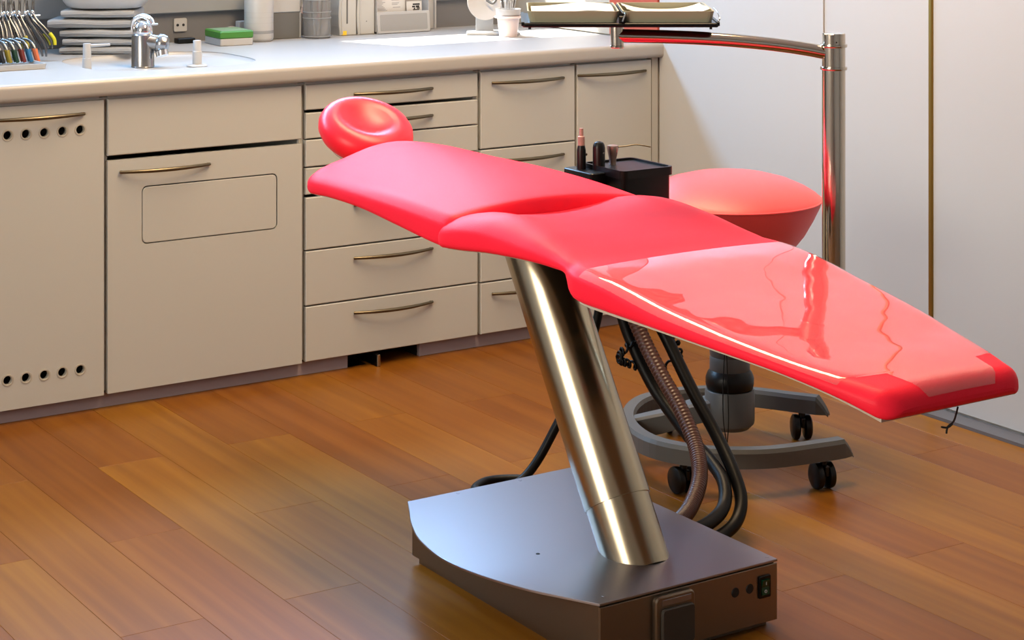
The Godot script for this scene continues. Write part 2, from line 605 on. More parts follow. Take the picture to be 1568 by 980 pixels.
func build_cabinets() -> void:
	var g := 0.005
	# vented door
	var c := cabinet("cream cabinet with one tall door with rows of round vent holes", -2.485, -1.885)
	var s := Shp.new()
	var x0 := -2.485 + g
	var x1 := -1.885 - g
	var holes := []
	for i in 10: holes.append(-1.957 - 0.05 * i)
	var rows := [[0.094, 0.144, 0.119], [0.74, 0.79, 0.765]]
	s.box(Vector3((x0 + x1) / 2, 0.067, -0.009), Vector3(x1 - x0, 0.054, 0.018))
	s.box(Vector3((x0 + x1) / 2, 0.442, -0.009), Vector3(x1 - x0, 0.596, 0.018))
	s.box(Vector3((x0 + x1) / 2, 0.8155, -0.009), Vector3(x1 - x0, 0.051, 0.018))
	for r in rows:
		for h in holes:
			s.plate(h - 0.025, h + 0.025, r[0], r[1], -0.018, 0.0, Vector2(h, r[2]), circle(0.0135, 24, Vector2(h, r[2])))
		s.box(Vector3((x1 - 1.932) / 2, r[2], -0.009), Vector3(x1 + 1.932, 0.05, 0.018))
		s.box(Vector3((x0 - 2.432) / 2, r[2], -0.009), Vector3(-2.432 - x0, 0.05, 0.018))
	var d := part("door", s, M.cream, c)
	handle(d, -2.08, 0.808)
	s = Shp.new()
	s.lathe([Vector2(0.0115, -0.012), Vector2(0.0115, 0.0), Vector2(0.0125, 0.0014), Vector2(0.0155, 0.0014), Vector2(0.0163, 0.0), Vector2(0.0140, -0.0005), Vector2(0.0133, -0.012), Vector2(0.0115, -0.012)], 24, Transform3D(Basis(Vector3(1, 0, 0), Vector3(0, 0, 1), Vector3(0, -1, 0)), Vector3.ZERO))
	var ring := mesh_of(s)
	for r in rows:
		for h in holes: put("vent_ring", ring, M.wall_warm, d, Transform3D(Basis.IDENTITY, Vector3(h, r[2], 0)))
	# sink unit
	c = cabinet("cream sink cabinet with a blank top panel and a door with an inset flap", -1.885, -1.285)
	front("panel", -1.885 + g, -1.285 - g, 0.686, 0.843, c)
	s = Shp.new()
	var hp := Shp.rrect(0.412, 0.160, 0.016, 6)
	for i in hp.size(): hp[i] += Vector2(-1.575, 0.517)
	s.plate(-1.885 + g + 0.001, -1.285 - g - 0.001, 0.042, 0.674, -0.018, 0.0, Vector2(-1.575, 0.517), hp)
	d = part("door", s, M.cream, c)
	handle(d, -1.7135, 0.641)
	s = Shp.new()
	s.prism(Shp.rrect(0.4065, 0.1535, 0.014, 6), -0.017, -0.0006, 0.0014, Transform3D(Basis.IDENTITY, Vector3(-1.575, 0.5165, 0)))
	part("flap", s, M.cream, d)
	# seven drawers
	c = cabinet("wide cream cabinet with seven drawers of two heights", -1.285, -0.689)
	var ys := [0.843, 0.762, 0.684, 0.603, 0.518, 0.363, 0.203, 0.041]
	for i in 7:
		d = front("drawer", -1.285 + g, -0.689 - g * 0.6, ys[i + 1] + (0.006 if i in [0, 3] else 0.001), ys[i], c)
		if i != 2: handle(d, -0.99, ys[i] - 0.037)
	# four drawers
	c = cabinet("narrower cream cabinet with four deep drawers beside the seven-drawer one", -0.689, -0.329)
	ys = [0.845, 0.606, 0.363, 0.200, 0.041]
	for i in 4:
		d = front("drawer", -0.689 + g, -0.329 - g * 0.6, ys[i + 1] + 0.001, ys[i], c)
		handle(d, -0.512, ys[i] - 0.037)
	# corner door
	c = cabinet("narrow cream cabinet with one plain door next to the white wall", -0.329, -0.028)
	d = front("door", -0.329 + g * 0.6, -0.028 - g * 0.6, 0.041, 0.847, c)
	handle(d, -0.192, 0.811)
	s = Shp.new()
	s.box(Vector3(-0.015, 0.447, -0.4), Vector3(0.026, 0.81, 0.79), 0.001)
	solo("filler_strip", s, M.cream, Vector3(-0.015, 0.04, -0.4), "slim cream filler strip between the last cabinet and the white wall", "panel")
	# plinths, with the gap that shows a small steel foot
	for r in [[-2.485, -1.128, "long grey plinth board below the vented and sink cabinets"], [-0.884, -0.002, "shorter grey plinth board below the cabinets near the white wall"]]:
		s = Shp.new()
		s.box(Vector3((r[0] + r[1]) / 2, 0.0195, -0.034), Vector3(r[1] - r[0], 0.039, 0.016), 0.001)
		solo("plinth_board", s, M.plinth, Vector3((r[0] + r[1]) / 2, 0, -0.034), r[2], "plinth", "grey plinth boards")
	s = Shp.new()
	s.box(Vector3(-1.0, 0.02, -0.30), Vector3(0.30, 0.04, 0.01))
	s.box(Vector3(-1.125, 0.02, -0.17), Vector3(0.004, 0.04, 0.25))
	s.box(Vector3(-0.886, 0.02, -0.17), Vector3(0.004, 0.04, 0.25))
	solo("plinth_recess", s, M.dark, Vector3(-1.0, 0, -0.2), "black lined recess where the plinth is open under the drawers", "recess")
	s = Shp.new()
	s.box(Vector3(-1.045, 0.018, -0.07), Vector3(0.012, 0.034, 0.16), 0.001)
	var ft := solo("floor_bracket", s, M.black, Vector3(-1.045, 0, -0.07), "small black bracket standing in the open plinth gap", "bracket")
	s = Shp.new()
	s.box(Vector3(-1.045, 0.018, 0.0115), Vector3(0.009, 0.033, 0.003), 0.0005)
	part("end_plate", s, M.steel, ft)
	# counter with a shallow moulded sink
	s = Shp.new()
	var top := 0.90
	var up := Transform3D(Basis(Vector3(1, 0, 0), Vector3(0, 0, 1), Vector3(0, 1, 0)), Vector3(0, 0, 0))
	var sc := Vector2(-1.585, -0.345)
	var hole := PackedVector2Array()
	for i in 72:
		var t := TAU * i / 72.0
		var cc := Vector2(cos(t), sin(t))
		var e := 2.0 / 3.2
		hole.append(sc + Vector2(signf(cc.x) * pow(absf(cc.x), e) * 0.262, signf(cc.y) * pow(absf(cc.y), e) * 0.235))
	var flat := func(a: float, b: float, za: float, zb: float) -> void:
		s.quad(Vector3(a, top, zb), Vector3(b, top, zb), Vector3(b, top, za), Vector3(a, top, za), 0)
	flat.call(-2.485, -1.9, -0.85, -0.02)
	flat.call(-1.25, 0.0, -0.85, -0.02)
	flat.call(-1.9, -1.25, -0.85, -0.65)
	flat.call(-1.9, -1.25, -0.06, -0.02)
	var from := s.v.size()
	s.plate(-1.9, -1.25, -0.65, -0.06, top - 0.003, top, sc, hole, up, false)
	for i in range(from, s.v.size(), 3):       # that transform mirrors
		var t: Vector3 = s.v[i + 1]
		s.v[i + 1] = s.v[i + 2]
		s.v[i + 2] = t
	var prof := [Vector2(-0.02, 0.90)]
	for i in 7: prof.append(Vector2(0.010 + 0.014 * sin(PI / 12 * i), 0.886 + 0.014 * cos(PI / 12 * i)))
	for i in 7: prof.append(Vector2(0.012 + 0.012 * cos(PI / 12 * i), 0.866 - 0.014 * sin(PI / 12 * i)))
	prof.append(Vector2(-0.85, 0.852))
	var kk := s.fresh()
	for i in prof.size() - 1:
		var a: Vector2 = prof[i]
		var b: Vector2 = prof[i + 1]
		s.quad(Vector3(-2.485, b.y, b.x), Vector3(0, b.y, b.x), Vector3(0, a.y, a.x), Vector3(-2.485, a.y, a.x), kk if i > 0 and i < prof.size() - 2 else -1)
	s.quad(Vector3(-2.485, 0.852, -0.85), Vector3(-2.485, 0.852, 0.015), Vector3(-2.485, 0.9, 0.015), Vector3(-2.485, 0.9, -0.85), -1)
	var ct := solo("countertop", s, M.counter, Vector3(-1.24, 0.852, -0.41), "long pale countertop with rounded front edge over the cabinets", "countertop")
	s = Shp.new()
	var kb := s.fresh()
	var rings := []
	for r in [[1.0, -0.003], [0.985, -0.010], [0.955, -0.0145], [0.90, -0.016], [0.5, -0.017], [0.02, -0.018]]:
		var ringp := PackedVector3Array()
		for p in hole:
			var q: Vector2 = sc + (p - sc) * r[0]
			ringp.append(Vector3(q.x, top + r[1], q.y))
		rings.append(ringp)
	for i in rings.size() - 1:
		for j in 72:
			var j2 := (j + 1) % 72
			s.quad(rings[i][j], rings[i + 1][j], rings[i + 1][j2], rings[i][j2], kb)
	s.cap(rings[5], kb)
	for i in range(0, s.v.size(), 3):          # the basin faces up
		var nn := (s.v[i + 1] - s.v[i]).cross(s.v[i + 2] - s.v[i])
		if nn.y < 0:
			var t: Vector3 = s.v[i + 1]
			s.v[i + 1] = s.v[i + 2]
			s.v[i + 2] = t
	part("sink_basin", s, M.white, ct)

# ------------------------------------------------------------------ couch
const BACK := [[0.985, 0.125, 0.765, 0.798, 0.824], [1.005, 0.165, 0.752, 0.797, 0.825], [1.03, 0.225, 0.741, 0.787, 0.824], [1.045, 0.252, 0.735, 0.780, 0.822], [1.065, 0.262, 0.733, 0.778, 0.820], [1.15, 0.262, 0.737, 0.780, 0.814], [1.30, 0.262, 0.735, 0.781, 0.806], [1.45, 0.259, 0.722, 0.779, 0.799], [1.58, 0.255, 0.709, 0.774, 0.792], [1.665, 0.251, 0.703, 0.770, 0.786]]
const SEAT := [[1.615, 0.258, 0.703, 0.762, 0.748], [1.66, 0.262, 0.708, 0.772, 0.756], [1.72, 0.260, 0.713, 0.783, 0.763], [1.80, 0.254, 0.721, 0.788, 0.768], [1.92, 0.246, 0.727, 0.777, 0.769], [2.02, 0.240, 0.728, 0.760, 0.763], [2.065, 0.242, 0.724, 0.752, 0.758], [2.085, 0.249, 0.698, 0.749, 0.755], [2.11, 0.254, 0.687, 0.747, 0.752], [2.20, 0.255, 0.684, 0.740, 0.744], [2.35, 0.247, 0.680, 0.717, 0.721], [2.50, 0.228, 0.671, 0.698, 0.702], [2.62, 0.203, 0.659, 0.683, 0.687], [2.73, 0.178, 0.640, 0.672, 0.676], [2.825, 0.152, 0.613, 0.661, 0.664]]

# one cross-section of a cushion; grow pushes it outward (for the cover), k shrinks it towards a rounded end
func section(tab: Array, z: float, rr0: float, k := 1.0, grow := 0.0, zo := 0.0, rw := 0.03) -> PackedVector3Array:
	var rr := rr0 if tab == BACK else lerpf(0.085, rr0, smoothstep(1.75, 2.12, z))
	var w := at(tab, z, 1) - rw * (1.0 - k) + grow
	var yb := at(tab, z, 2)
	var ye := at(tab, z, 3)
	var yc := at(tab, z, 4)
	var mid := yb + (ye - yb) * 0.42
	yb = mid + (yb - mid) * k - grow
	ye = mid + (ye - mid) * k + grow
	yc = mid + (yc - mid) * k + grow
	var ry := minf(0.026 if tab == BACK else lerpf(0.036, 0.024, smoothstep(1.8, 2.12, z)), (ye - yb) * 0.62)
	var rx := minf(rr, w * 0.6)
	var wi := w - rx
	var rb := minf(0.012, (ye - yb) * 0.25)
	var o := PackedVector3Array()
	for i in 25:
		var u := i / 12.0 - 1.0
		o.append(Vector3(CX + wi * u, yc + (ye - yc) * u * u, z + zo))
	for i in range(1, 8):
		var t := PI / 2 * i / 7.0
		o.append(Vector3(CX + wi + rx * sin(t), ye - ry + ry * cos(t), z + zo))
	for i in 5:
		var t := PI / 2 * i / 4.0
		o.append(Vector3(CX + w - rb + rb * cos(t), yb + rb - rb * sin(t), z + zo))
	for i in 5:
		var t := PI / 2 * (1.0 - i / 4.0)
		o.append(Vector3(CX - w + rb - rb * cos(t), yb + rb - rb * sin(t), z + zo))
	for i in range(0, 7):
		var t := PI / 2 * (1.0 - i / 7.0)
		o.append(Vector3(CX - wi - rx * sin(t), ye - ry + ry * cos(t), z + zo))
	return o

func cushion(tab: Array, rr: float, r0: float, r1: float, step := 0.015) -> Shp:
	var s := Shp.new()
	var z0: float = tab[0][0]
	var z1: float = tab[tab.size() - 1][0]
	var rings := []
	for i in 7:
		var a := PI / 2 * i / 6.0
		rings.append(section(tab, z0 + r0 * (1 - cos(a)), rr, maxf(sin(a), 0.12), 0.0, 0.0, r0))
	var n := int((z1 - z0 - r0 - r1) / step)
	for i in range(1, n):
		rings.append(section(tab, z0 + r0 + (z1 - z0 - r0 - r1) * i / n, rr))
	for i in 7:
		var a := PI / 2 * (1.0 - i / 6.0)
		rings.append(section(tab, z1 - r1 * (1 - cos(a)), rr, maxf(sin(a), 0.12), 0.0, 0.0, r1))
	s.loft(rings, true, true, 9.0)
	return s

func build_couch() -> void:
	var c := thing("dental_couch", "red padded dental treatment couch on a slanted steel column and flat base", "dental chair", Vector3(CX, 0, 1.79))
	# base
	var s := Shp.new()
	var down := Transform3D(Basis(Vector3(1, 0, 0), Vector3(0, 0, -1), Vector3(0, 1, 0)), Vector3.ZERO)   # x, y -> x, -z
	s.box(Vector3(-1.5565, 0.009, 1.79), Vector3(0.40, 0.018, 0.66), 0.001)
	s.box(Vector3(-1.5565, 0.070, 1.79), Vector3(0.421, 0.108, 0.684), 0.002)
	var base := part("base", s, M.panel_steel, c)
	s = Shp.new()
	var pl := PackedVector2Array()
	pl.append(Vector2(-1.343, -2.137)); pl.append(Vector2(-1.343, -1.447))
	var edge := [Vector2(-1.778, 1.449), Vector2(-1.806, 1.505), Vector2(-1.840, 1.572), Vector2(-1.874, 1.665), Vector2(-1.889, 1.780), Vector2(-1.876, 1.886), Vector2(-1.843, 1.992), Vector2(-1.810, 2.060), Vector2(-1.769, 2.137)]
	var e3 := []
	for e in edge: e3.append(Vector3(e.x, 0, e.y))
	for e in curve(e3, 5): pl.append(Vector2(e.x, -e.z))
	s.prism(pl, 0.1265, 0.1315, 0.0008, down)
	var tp := part("top_plate", s, M.plate, base)
	for q in [Vector2(-1.72, 1.86), Vector2(-1.355, 1.47), Vector2(-1.355, 2.12), Vector2(-1.74, 2.11), Vector2(-1.66, 1.462), Vector2(-1.50, 1.462)]:
		s = Shp.new()
		s.lathe([Vector2(0, 0.1313), Vector2(0.0045, 0.1313), Vector2(0.0038, 0.1322), Vector2(0, 0.1324)], 12, Transform3D(Basis.IDENTITY, Vector3(q.x, 0, q.y)))
		part("screw", s, M.dark if q.x < -1.7 and q.y < 2.0 else M.plate, tp)
	s = Shp.new()
	s.box(Vector3(-1.5555, 0.0685, 2.135), Vector3(0.425, 0.110, 0.004), 0.001)
	part("front_panel", s, M.panel_steel, base)
	# socket with a lid
	s = Shp.new()
	s.prism(Shp.rrect(0.094, 0.098, 0.012, 6), 2.137, 2.150, 0.003, Transform3D(Basis.IDENTITY, Vector3(-1.603, 0.072, 0)), true)
	part("socket_housing", s, M.panel_steel, base)
	s = Shp.new()
	s.prism(Shp.rrect(0.077, 0.072, 0.008, 5), 2.149, 2.157, 0.002, Transform3D(Basis.IDENTITY, Vector3(-1.600, 0.062, 0)), true)
	part("socket_lid", s, mat(Color(0.22, 0.20, 0.18), 0.4), base)
	s = Shp.new()
	s.box(Vector3(-1.601, 0.1085, 2.1505), Vector3(0.068, 0.011, 0.002), 0.0005)
	part("name_plate", s, M.plate, base)
	for x in [-1.449, -1.413]:
		s = Shp.new()
		s.lathe([Vector2(0.0, 0.0), Vector2(0.0088, 0.0), Vector2(0.0095, -0.001)], 20, Transform3D(Basis(Vector3(1, 0, 0), Vector3(0, 0, 1), Vector3(0, -1, 0)), Vector3(x, 0.087, 2.1385)))
		part("jack_hole", s, M.dark, base)
	s = Shp.new()
	s.prism(Shp.rrect(0.030, 0.043, 0.003, 3), 2.137, 2.141, 0.001, Transform3D(Basis.IDENTITY, Vector3(-1.377, 0.0845, 0)))
	part("switch_frame", s, M.black, base)
	s = Shp.new()
	s.prism(PackedVector2Array([Vector2(2.139, 0.070), Vector2(2.1435, 0.070), Vector2(2.1415, 0.0845), Vector2(2.1455, 0.099), Vector2(2.139, 0.099)]), -0.0095, 0.0095, 0.0006, Transform3D(Basis(Vector3(0, 0, 1), Vector3(0, 1, 0), Vector3(-1, 0, 0)), Vector3(-1.377, 0, 0)))
	var sw := mat(Color(0.02, 0.22, 0.13), 0.25)
	part("switch_rocker", s, sw, base)
	s = Shp.new()
	s.box(Vector3(-1.377, 0.0925, 2.1446), Vector3(0.0014, 0.006, 0.001))
	part("switch_mark", s, M.white, base)
	s = Shp.new()
	s.lathe([Vector2(0.0018, 0.0), Vector2(0.0032, 0.0), Vector2(0.0032, 0.001), Vector2(0.0018, 0.001), Vector2(0.0018, 0.0)], 16, Transform3D(Basis(Vector3(1, 0, 0), Vector3(0, 0, 1), Vector3(0, -1, 0)), Vector3(-1.377, 0.0765, 2.1425)))
	part("switch_mark", s, M.white, base)
	# column, leaning 30 degrees
	var a := Vector3(CX, 0.124, 1.958)
	var dir := Vector3(0, 0.8426, -0.5385)
	s = Shp.new()
	s.rod(a - dir * 0.03, a + dir * 0.13, 0.0655, 48)
	part("column_sleeve", s, M.steel, c)
	s = Shp.new()
	s.rod(a + dir * 0.108, a + dir * 0.665, 0.0685, 48)
	part("column", s, M.steel, c)
	s = Shp.new()
	s.box(Vector3(CX, 0.664, 2.04), Vector3(0.24, 0.050, 0.13), 0.006)
	s.box(Vector3(CX, 0.694, 1.76), Vector3(0.16, 0.02, 0.36), 0.004)
	part("seat_bracket", s, M.grey_dark, c)
	# cushions
	part("backrest", cushion(BACK, 0.034, 0.02, 0.022), M.red, c)
	var seat := part("seat_cushion", cushion(SEAT, 0.034, 0.03, 0.03, 0.010), M.red, c)
	s = Shp.new()
	for tab in [BACK, SEAT]:
		var rings := []
		var z0: float = tab[0][0] + 0.035
		var z1: float = tab[tab.size() - 1][0] - 0.02
		for i in 33:
			var z := lerpf(z0, z1, i / 32.0)
			var w := at(tab, z, 1) - (0.016 if tab == BACK else lerpf(0.018, 0.007, smoothstep(2.05, 2.15, z)))
			var y := at(tab, z, 2)
			rings.append(PackedVector3Array([Vector3(CX - w, y - 0.003, z), Vector3(CX + w, y - 0.003, z), Vector3(CX + w, y + 0.004, z), Vector3(CX - w, y + 0.004, z)]))
		s.loft(rings, true, false)
	part("underside_board", s, M.board, c)
	# clear film over the leg end, cut out at both foot corners
	s = Shp.new()
	var k := s.fresh()
	var rows := []
	for i in 61:
		var z := lerpf(2.125, 2.822, i / 60.0)
		var kk := 1.0
		if z > 2.795: kk = maxf(sqrt(maxf(0.0, 1.0 - pow((z - 2.795) / 0.03, 2))), 0.12)
		var sec := section(SEAT, z, 0.034, kk, 0.0011, 0.0016 if z > 2.795 else 0.0)
		var pts := PackedVector3Array()      # from the near flank over the top to the far flank
		for j in range(44, 49): pts.append(sec[j])
		for j in range(0, 25): pts.append(sec[j])
		for j in range(25, 32): pts.append(sec[j])
		var cut := smoothstep(2.730, 2.752, z) * 0.52
		# keep only the middle part where the corners are bare
		var row := PackedVector3Array()
		for j in 41:
			var u := lerpf(cut * 0.5, 1.0 - cut * 0.5, j / 40.0) * (pts.size() - 1)
			var b := mini(int(u), pts.size() - 2)
			row.append(pts[b].lerp(pts[b + 1], u - b))
		rows.append(row)
	for i in 60:
		for j in 40:
			s.quad(rows[i][j], rows[i + 1][j], rows[i + 1][j + 1], rows[i][j + 1], k)
	var fm := part("plastic_cover", s, M.film, seat)
	fm.set_meta("label", "clear glossy plastic cover over the leg rest")
	s = Shp.new()
	s.tube(curve([Vector3(-1.545, 0.617, 2.812), Vector3(-1.572, 0.604, 2.83), Vector3(-1.590, 0.598, 2.834), Vector3(-1.593, 0.588, 2.834)], 5), 0.0016, 6)
	s.tube(curve([Vector3(-1.604, 0.600, 2.834), Vector3(-1.590, 0.597, 2.834), Vector3(-1.578, 0.600, 2.832)], 4), 0.0016, 6)
	part("film_knot", s, M.dark, seat)
	# headrest: a tilted cushion with a hollow
	s = Shp.new()
	var hx := Transform3D(Basis(Vector3(1, 0, 0), deg_to_rad(27.0)), Vector3(CX, 0.842, 0.865))
	s.lathe([Vector2(0, 0.009), Vector2(0.025, 0.0105), Vector2(0.045, 0.0155), Vector2(0.060, 0.0225), Vector2(0.074, 0.0275), Vector2(0.088, 0.0275), Vector2(0.103, 0.0215), Vector2(0.113, 0.010), Vector2(0.118, -0.006), Vector2(0.116, -0.022), Vector2(0.106, -0.038), Vector2(0.092, -0.048), Vector2(0.075, -0.050), Vector2(0, -0.050)], 48, hx)
	var hr := part("headrest", s, M.red_gloss, c)
	s = Shp.new()
	s.lathe([Vector2(0.0, -0.050), Vector2(0.085, -0.050), Vector2(0.090, -0.053), Vector2(0.085, -0.058), Vector2(0, -0.058)], 32, hx)
	part("headrest_shell", s, M.board, hr)
	s = Shp.new()
	s.tube(curve([hx * Vector3(0, -0.056, 0.0), Vector3(CX, 0.785, 0.92), Vector3(CX, 0.755, 1.02), Vector3(CX, 0.735, 1.12)], 6), 0.014, 10)
	part("headrest_bar", s, M.steel, hr)

# ------------------------------------------------------------------ instrument box, pole and tray
const POLE := Vector3(-1.05, 0, 1.977)
func build_delivery() -> void:
	var u := thing("instrument_unit", "polished steel pole with curved tray arm and black instrument box beside the couch", "stand", Vector3(-1.05, 0.6, 1.8))
	var s := Shp.new()
	s.tube(curve([Vector3(CX + 0.06, 0.655, 1.80), Vector3(-1.30, 0.625, 1.93), POLE + Vector3(0, 0.615, 0)], 6), 0.022, 12)
	s.tube(PackedVector3Array([POLE + Vector3(0, 0.615, 0), Vector3(-1.06, 0.615, 1.26)]), 0.018, 12)
	part("carrier_arm", s, M.grey_dark, u)
	s = Shp.new()
	s.lathe([Vector2(0, 0.585), Vector2(0.0245, 0.585), Vector2(0.0245, 1.058), Vector2(0.0245, 1.1295), Vector2(0.0235, 1.1305), Vector2(0, 1.1305)], 40, Transform3D(Basis.IDENTITY, POLE))
	var pole := part("pole", s, M.polished, u)
	for y in [1.054, 1.1015]:
		s = Shp.new()
		s.lathe([Vector2(0.024, y), Vector2(0.0278, y), Vector2(0.0285, y + 0.002), Vector2(0.0285, y + 0.005), Vector2(0.0278, y + 0.007), Vector2(0.024, y + 0.007), Vector2(0.024, y)], 40, Transform3D(Basis.IDENTITY, POLE))
		part("collar", s, M.polished, pole)
	s = Shp.new()
	s.ball(POLE + Vector3(-0.012, 1.113, 0.0215), Vector3.ONE * 0.0016, 8)
	part("set_screw", s, M.dark, pole)
	s = Shp.new()
	var pts := []
	for r in [[0.0, 1.0855], [0.06, 1.0975], [0.14, 1.1085], [0.24, 1.1175], [0.34, 1.1225], [0.455, 1.1255]]:
		pts.append(POLE - RIGHT * r[0] + Vector3(0, r[1], 0))
	s.tube(curve(pts, 6), 0.0142, 20)
	part("tray_arm", s, M.polished, u)
	s = Shp.new()
	var te := POLE - RIGHT * 0.455
	s.lathe([Vector2(0, 1.0995), Vector2(0.0135, 1.0995), Vector2(0.0150, 1.101), Vector2(0.0150, 1.104), Vector2(0.0142, 1.105), Vector2(0.0142, 1.152), Vector2(0, 1.152)], 24, Transform3D(Basis.IDENTITY, te))
	part("tray_socket", s, M.polished, u)
	# box
	s = Shp.new()
	s.rbox(Vector3(-1.060, 0.705, 1.262), Vector3(0.142, 0.098, 0.160), 0.012, 0.003)
	var bx := part("instrument_box", s, M.black, u)
	s = Shp.new()
	var b := Basis(Vector3(1, 0, 0), Vector3(0, 0, -1), Vector3(0, 1, 0))
	var out := Shp.rrect(0.152, 0.170, 0.014, 5)
	var inn := Shp.rrect(0.140, 0.158, 0.011, 5)
	var rings := []
	for r in [[out, 0.742], [out, 0.762], [inn, 0.762], [inn, 0.757]]:
		var ring := PackedVector3Array()
		for p in r[0]: ring.append(Vector3(-1.060 + p.x, r[1], 1.262 - p.y))
		rings.append(ring)
	s.loft(rings, true, false)
	part("lid", s, M.black, bx)
	s = Shp.new()
	s.rbox(Vector3(-1.150, 0.735, 1.215), Vector3(0.050, 0.030, 0.12), 0.008, 0.002)
	part("holder", s, M.black, bx)
	# the three handpieces
	var h := thing("curing_syringe", "slim black handpiece with a pinkish brown nozzle upright in the box holder", "handpiece", Vector3(-1.152, 0.751, 1.20), 0.0, "handpieces at the black box")
	var p := Vector3(-1.152, 0.745, 1.20)
	s = Shp.new()
	s.lathe([Vector2(0, -0.02), Vector2(0.0112, -0.02), Vector2(0.0112, 0.050), Vector2(0.0095, 0.058), Vector2(0.0085, 0.062), Vector2(0, 0.062)], 20, Transform3D(Basis.IDENTITY, p))
	part("body", s, M.black, h)
	s = Shp.new()
	s.lathe([Vector2(0.0, 0.062), Vector2(0.0085, 0.062), Vector2(0.0085, 0.083), Vector2(0.0052, 0.085), Vector2(0.0048, 0.103), Vector2(0, 0.103)], 20, Transform3D(Basis.IDENTITY, p))
	part("nozzle", s, M.rose, h)
	s = Shp.new()
	s.ball(p + RIGHT * 0.0115 + Vector3(0, 0.040, 0), Vector3.ONE * 0.0035, 10)
	part("button", s, M.black, h)
	p = Vector3(-1.123, 0.757, 1.232)
	h = thing("capsule_handpiece", "thick round-topped black handpiece standing between the other two", "handpiece", p, 0.0, "handpieces at the black box")
	s = Shp.new()
	s.lathe([Vector2(0, -0.02), Vector2(0.015, -0.02), Vector2(0.015, 0.046), Vector2(0.0138, 0.053), Vector2(0.0105, 0.0585), Vector2(0.005, 0.061), Vector2(0, 0.0615)], 24, Transform3D(Basis.IDENTITY, p))
	part("body", s, M.black, h)
	s = Shp.new()
	s.ball(p + Vector3(0.004, 0.034, 0.0145), Vector3(0.0035, 0.0025, 0.0015), 8)
	part("badge", s, M.grey, h)
	p = Vector3(-1.075, 0.757, 1.222)
	h = thing("air_water_syringe", "steel air and water syringe with a long thin bent tip", "handpiece", p, 0.0, "handpieces at the black box")
	s = Shp.new()
	s.lathe([Vector2(0, 0.0), Vector2(0.0085, 0.0), Vector2(0.0085, 0.012), Vector2(0.0115, 0.026), Vector2(0.0145, 0.040), Vector2(0.0135, 0.046), Vector2(0.006, 0.048), Vector2(0, 0.048)], 10, Transform3D(Basis.IDENTITY, p))
	part("body", s, mat(Color(0.62, 0.55, 0.52), 0.3, 0.7), h)
	s = Shp.new()
	s.tube(curve([p + Vector3(0, 0.042, 0), p + RIGHT * 0.03 + Vector3(0, 0.044, 0), p + RIGHT * 0.058 + Vector3(0, 0.048, 0), p + RIGHT * 0.092 + Vector3(0, 0.0425, 0)], 5), 0.0016, 8)
	part("tip", s, M.handle, h)
	# tray frame
	var t := thing("instrument_tray", "black tray frame on the end of the curved steel arm", "tray", Vector3(te.x, 1.152, te.z), TURN)
	var fx := t.global_transform
	s = Shp.new()
	s.rbox(Vector3(0, 0.0065, 0), Vector3(0.400, 0.009, 0.26), 0.006, 0.002, fx)
	for e in [-1, 1]:
		for w in [-1, 1]:
			s.rod(fx * Vector3(e * 0.185, -0.003, w * 0.115), fx * Vector3(e * 0.185, 0.004, w * 0.115), 0.003, 8)
		s.box(Vector3(e * 0.199, 0.009, 0), Vector3(0.006, 0.008, 0.262), 0.001, fx)
	part("frame", s, M.black, t)
	s = Shp.new()
	s.box(Vector3(0.006, 0.021, 0.0), Vector3(0.006, 0.020, 0.25), 0.001, fx)
	s.box(Vector3(0.004, 0.018, 0.125), Vector3(0.014, 0.014, 0.008), 0.002, fx)
	part("divider", s, M.black, t)
	s = Shp.new()
	s.tube(PackedVector3Array([fx * Vector3(0.004, 0.014, 0.131), fx * Vector3(0.010, 0.032, 0.128)]), 0.0018, 8)
	part("clip_pin", s, M.chrome, t)
	s = Shp.new()
	s.tube(curve([fx * Vector3(0.1985, 0.012, 0.12), fx * Vector3(0.203, 0.020, 0.12), fx * Vector3(0.201, 0.032, 0.08), fx * Vector3(0.1975, 0.036, 0.06)], 5), 0.0016, 8)
	part("wire_clip", s, M.chrome, t)
	for e in [[-0.096, "olive cream dish on the tray heaped with white paper"], [0.0985, "olive cream dish on the tray with sunken white paper"]]:
		var d := thing("tray_dish", e[1], "dish", fx * Vector3(e[0], 0.0113, 0), TURN, "dishes on the instrument tray")
		var dx := d.global_transform
		s = Shp.new()
		var rr := []
		for q in [[0.178, 0.236, 0.0], [0.188, 0.244, 0.023], [0.182, 0.238, 0.023], [0.174, 0.232, 0.003]]:
			var ring := PackedVector3Array()
			for c in Shp.rrect(q[0], q[1], 0.012, 4): ring.append(dx * Vector3(c.x, q[2], -c.y))
			rr.append(ring)
		s.loft(rr, true, false)
		part("dish", s, M.tray_cream, d)
		s = Shp.new()
		var k := s.fresh()
		var g := []
		var full: bool = e[0] < 0
		for i in 13:
			var row := PackedVector3Array()
			for j in 13:
				var x := lerpf(-0.085, 0.085, i / 12.0)
				var z := lerpf(-0.112, 0.112, j / 12.0)
				var y: float
				if full: y = 0.0235 + 0.006 * sin(x * 28.0 + 0.6) * (1.0 - absf(z) * 3.0) - 0.012 * pow(z / 0.112, 2) * 0.3
				else: y = 0.012 + 0.013 * pow(absf(x) / 0.085, 2.5) + 0.003 * sin(z * 20.0)
				row.append(dx * Vector3(x, y, z))
			g.append(row)
		for i in 12:
			for j in 12:
				s.quad(g[i][j], g[i][j + 1], g[i + 1][j + 1], g[i + 1][j], k)
				var o := dx.basis.y * 0.001
				s.quad(g[i][j] - o, g[i + 1][j] - o, g[i + 1][j + 1] - o, g[i][j + 1] - o, k + 1)
		s.n += 2
		part("paper", s, M.paper, d)

